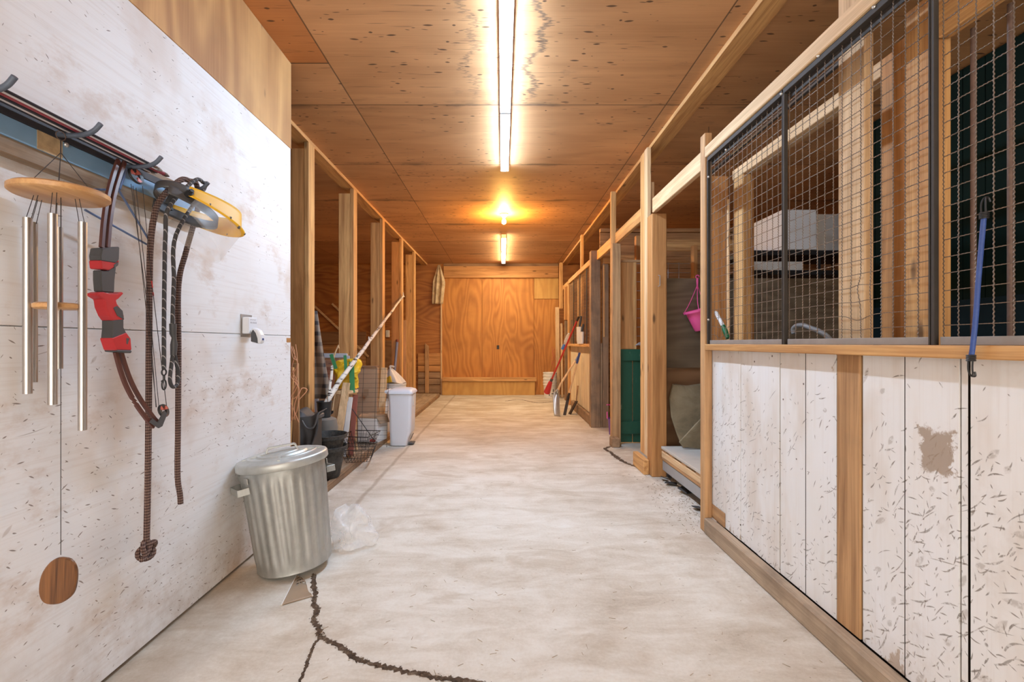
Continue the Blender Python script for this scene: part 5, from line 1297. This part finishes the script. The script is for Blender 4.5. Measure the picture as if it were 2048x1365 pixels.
m = MB(); m.prism([p+V((0,0,.0592)) for p in fp], (0,0,.285)); m.build('box', M['whitepaper'], t, bevel=.003)
m = MB(); m.prism([p+V((0,0,.3445)) for p in fp], (0,0,.012)); m.add([fp[0]+V((0,0,.35)), fp[1]+V((0,0,.35)), fp[1]+V((-.02,.09,.385)), fp[0]+V((.01,.10,.38))], [(0,1,2,3)]); m.add([fp[1]+V((0,0,.35)), fp[2]+V((0,0,.35)), fp[2]+V((.03,0,.26)), fp[1]+V((.035,0.02,.28))], [(0,1,2,3)]); m.build('flap', M['card'], t, thick=.003)
dd = (fp[1]-fp[0]); nn = V((dd.y, -dd.x, 0)).normalized()*.0012
m = MB(); m.add([fp[0]+dd*q+nn+V((0,0,z)) for q, z in ((.62,.075),(.92,.068),(.93,.10),(.80,.112),(.64,.10))], [(0,1,2,3,4)]); lab(m.build('red_mark', M['redplastic'], t, thick=.001), 'red printed mark')
def bucket(name, lb, x, y, z, r0, r1, h, grp):
    t = thing(name, lb, 'bucket', (x, y, z), grp); Mt = Matrix.Translation((x, y, z))
    m = MB(); m.lathe([(.004, 0), (r0, 0), (r1-.005, h-.07), (r1+.004, h-.07), (r1+.004, h-.06), (r1, h-.055), (r1, h-.03), (r1+.006, h-.028), (r1+.006, h), (r1-.002, h), (r1-.008, h-.03), (r0-.006, .012), (.004, .010)], Mt, 36); m.build('pail', M['bucket'], t)
    m = MB(); m.tube(smooth_path([Mt @ V((-(r1+.006), 0, h-.06)), Mt @ V((-(r1*.7), -r1*.8, h-.13)), Mt @ V((0, -r1*1.08, h-.16)), Mt @ V((r1*.7, -r1*.8, h-.13)), Mt @ V((r1+.006, 0, h-.06))], 5), .0025, 5); m.build('wire_handle', M['greysteel'], t)
bucket('white_bucket', 'white bucket with a dark board in it, left behind the step bin', -1.595, 6.3, ZD, .125, .148, .41, 'white buckets behind the bin')
bucket('white_bucket', 'tall white bucket carrying a sack, straight behind the step bin', -1.575, 7.0, ZD, .13, .15, .58, 'white buckets behind the bin')
lean('dark_board', M['dirty_z'], (-1.585, 6.31, .065), (-1.565, 6.30, .79), .06, .03, 'dark board standing in the white bucket behind the step bin')
def bg(uu, vv):
    a = 2*math.pi*uu; r = .13*(1-vv)**.75*(1+.12*math.sin(4*a+2*vv)+.06*math.sin(9*a))+.014
    return V((-1.585-.065*vv+math.cos(a)*r, 7.0+math.sin(a)*r*.9, .632+.205*vv+.012*math.sin(3*a)))
m = MB(); m.grid(bg, 36, 14, closeu=True); tp = [bg(i/36, 0) for i in range(36)]; c = sum(tp, V((0,0,0)))/36; m.add(tp+[c], [((i+1) % 36, i, 36) for i in range(36)])
tp = bg(0, 1); m.tube(smooth_path([tp+V((-.014,0,-.01)), tp+V((-.02,0,.03)), tp+V((.0,0,.035)), tp+V((.04,0,.025))], 4), .014, 8)
s = tag(m.build('white_sack', plain('white_sack', (.72, .68, .62), .6, var=.08)), 'tied white sack on the tall white bucket behind the step bin', 'sack')
m = MB(); m.grid(lambda a, b: bg(.55+.2*a, .02+.42*b)+V((-.008, -.008, .0)), 8, 5); lab(m.build('yellow_print', M['ysack'], s, thick=.003), 'yellow printed patch')
# white step bin
X0, Y0 = -1.20, 5.70
t = thing('step_bin', 'tall bluish white pedal bin standing on the concrete at the deck edge', 'bin', (X0, Y0, 0))
def rr(k, z, n=9, w=.128, d=.15, c=.04, bulge=0.):
    out = []; w *= k; d *= k
    for (sx, sy, a0) in ((1,1,0), (-1,1,1), (-1,-1,2), (1,-1,3)):
        for i in range(n):
            a = (a0+i/(n-1))*math.pi/2; out.append(V((X0+sx*(w-c)+c*math.cos(a), Y0+sy*(d-c)+c*math.sin(a), z)))
    return out
def loft(m, rings, cap=(True, True)):
    n = len(rings[0]); vs = [v for r in rings for v in r]
    m.add(vs, [(i*n+k, i*n+(k+1)%n, (i+1)*n+(k+1)%n, (i+1)*n+k) for i in range(len(rings)-1) for k in range(n)], True)
    if cap[0]: m.add(rings[0], [tuple(range(n))[::-1]])
    if cap[1]: m.add(rings[-1], [tuple(range(n))])
m = MB(); ring = []
for z, k in ((.008, .92), (.02, .95), (.10, .965), (.17, .985), (.35, 1.02), (.615, 1.09)):
    q = rr(k, z)
    if z < .16:
        for p in q:
            if p.x > X0+.05: p.x -= (p.x-(X0+.05))*.62*(1-(z/.16)**2)
    ring.append(q)
loft(m, ring); m.build('body', M['bin'], t)
m = MB(); loft(m, [rr(1.13, .612), rr(1.18, .618), rr(1.18, .632), rr(1.08, .655), rr(.80, .672), rr(.4, .68)]); lid = m.build('lid', M['bin'], t)
m = MB(); m.tube([(X0-.17, Y0-.10, .637), (X0-.17, Y0+.10, .637)], .022, 10); m.build('hinge', M['bin'], lid)
m = MB(); m.box(X0+.085, X0+.145, Y0-.07, Y0+.05, .012, .028); m.beam((X0+.10, Y0-.02, .06), (X0+.135, Y0-.02, .135), .05, .006, (1,0,0)); m.build('pedal', M['dgrey'], t, bevel=.003)
B(X0+.137, X0+.143, Y0-.05, Y0+.05, .47, .60).build('side_catch', M['ivory'], t, bevel=.002)
# poles and strips further back
m = MB(); m.tube([(-1.87, 7.95, ZD), at(794.5, 685, 8.27)], .022, 10); o = m.build('blue_pole', M['bluepole']); tag(o, 'pale blue pole leaning on the fourth left post', 'pole')
m = MB(); p = at(794.5, 684, 8.27); m.tube([p, p+V((0,.003,.04))], .023, 10); m.build('end_cap', M['redwood'], o)
lean('bark_edged_board', M['old_z'], (-1.74, 8.46, ZD), (-1.742, 8.47, 1.62), .05, .03, 'rough bark edged board standing behind the fourth left post')
for a, b, lb in (((629, 613), (737, 714), 'long pale strip slanting across the end wall behind the first left posts'), ((664, 608), (690, 632), 'short pale strip above the long slanting one on the end wall')):
    lean('pale_strip', M['pale_x'], at(*a, YE-.032), at(*b, YE-.032), .045, .02, lb, 'strip', up=(0,-1,0))
a, b = at(772, 675, YE), at(779.5, 661, YE)
o = tag(B(a.x, b.x, YE-.05, YE-.001, a.z, b.z).build('switch_box', M['ivory'], bevel=.008), 'small white switch box on the end wall between the third and fourth left posts', 'switch')
B((a.x+b.x)/2-.008, (a.x+b.x)/2+.008, YE-.058, YE-.0505, (a.z+b.z)/2-.02, (a.z+b.z)/2+.02).build('rocker', M['white'], o, bevel=.002)
def film(uu, vv):
    p = at(878+(uu-.5)*(4+20*min(1, vv*2.4) if vv < .55 else 24-6*(vv-.55)) - (6*max(0, vv-.5)), 530+78*vv, YE-.10)
    return p+V((0, .035*math.sin(uu*14)*vv**.3, 0))
m = MB(); m.grid(film, 22, 16); tag(m.build('plastic_rag', M['dirtyfilm'], thick=.002), 'dusty plastic sheet rag hanging at the upper left corner of the boarded opening', 'sheet')
c = at(996, 695, YE-.004); tag(B(c.x-.03, c.x+.03, YE-.006, YE-.0005, c.z-.045, c.z+.045).build('hole_cover', M['blade']), 'small dark square patch on the boarded end opening', 'patch')

# ---------------------------------------------------------------- lamps
def strip(y0, y1, mat, lb, X=.022):
    t = thing('led_strip_light', lb, 'light', (X, (y0+y1)/2, CEIL), 'ceiling strip lights')
    B(X-.041, X+.041, y0, y1, CEIL-.032, CEIL-.0005).build('housing', M['white'], t, bevel=.003)
    m = MB(); n = 10
    pr = [(X+.0385*math.cos(math.pi*k/n), CEIL-.0325-.030*math.sin(math.pi*k/n)) for k in range(n+1)]
    m.add([(x, y, z) for y in (y0+.012, y1-.012) for x, z in pr], [(k, k+1, n+2+k, n+1+k) for k in range(n)]+[tuple(range(n+1)), tuple(range(n+1, 2*n+2))[::-1]])
    m.build('lit_tube', mat, t)
    for y in (y0, y1-.0115): B(X-.041, X+.041, y, y+.011, CEIL-.066, CEIL-.0325).build('end_cap', M['white'], t, bevel=.003)
strip(3.735, 4.99, M['led'], 'second lit strip light from the viewer on the ceiling')
strip(2.47, 3.725, M['led'], 'nearest lit strip light on the ceiling')
strip(8.15, 9.45, M['led_far'], 'lit strip light just beyond the bare bulb')
strip(9.46, 10.76, M['led_far'], 'farthest lit strip light, next to the end wall')
bx, by = .022, 6.86
t = thing('bulb_fixture', 'bare lit bulb in a round white ceiling holder between the strip lights', 'light', (bx, by, CEIL))
m = MB(); m.lathe([(.004, CEIL-.0005), (.058, CEIL-.0005), (.060, CEIL-.012), (.045, CEIL-.026), (.026, CEIL-.045), (.020, CEIL-.06), (.004, CEIL-.06)], Matrix.Translation((bx, by, 0)), 32); m.build('holder', M['white'], t)
m = MB(); m.lathe([(.013, CEIL-.0605), (.015, CEIL-.075), (.027, CEIL-.10), (.030, CEIL-.118), (.024, CEIL-.138), (.012, CEIL-.147), (.002, CEIL-.149)], Matrix.Translation((bx, by, 0)), 24); m.build('bulb', M['bulb'], t)

# daylight through the open barn doorway behind the viewer
w = bpy.data.worlds.new('daylight'); SC.world = w; w.use_nodes = True
bgn = w.node_tree.nodes['Background']; bgn.inputs[0].default_value = (1., .94, .86, 1); bgn.inputs[1].default_value = 5.5

cam = bpy.data.cameras.new('camera'); co = bpy.data.objects.new('camera', cam); C.objects.link(co)
co.location = (0, 0, H); co.rotation_euler = (math.radians(90), 0, 0)
cam.sensor_width = 36; cam.sensor_fit = 'HORIZONTAL'; cam.lens = F0/2048*36
cam.shift_x = (1024-CX)/2048; cam.shift_y = (CY-682.5)/2048
cam.clip_start = .02; cam.clip_end = 100
SC.camera = co
SC.view_settings.view_transform = 'Standard'; SC.view_settings.look = 'None'; SC.view_settings.gamma = 1
SC.view_settings.use_curve_mapping = False; SC.view_settings.exposure = 0.0
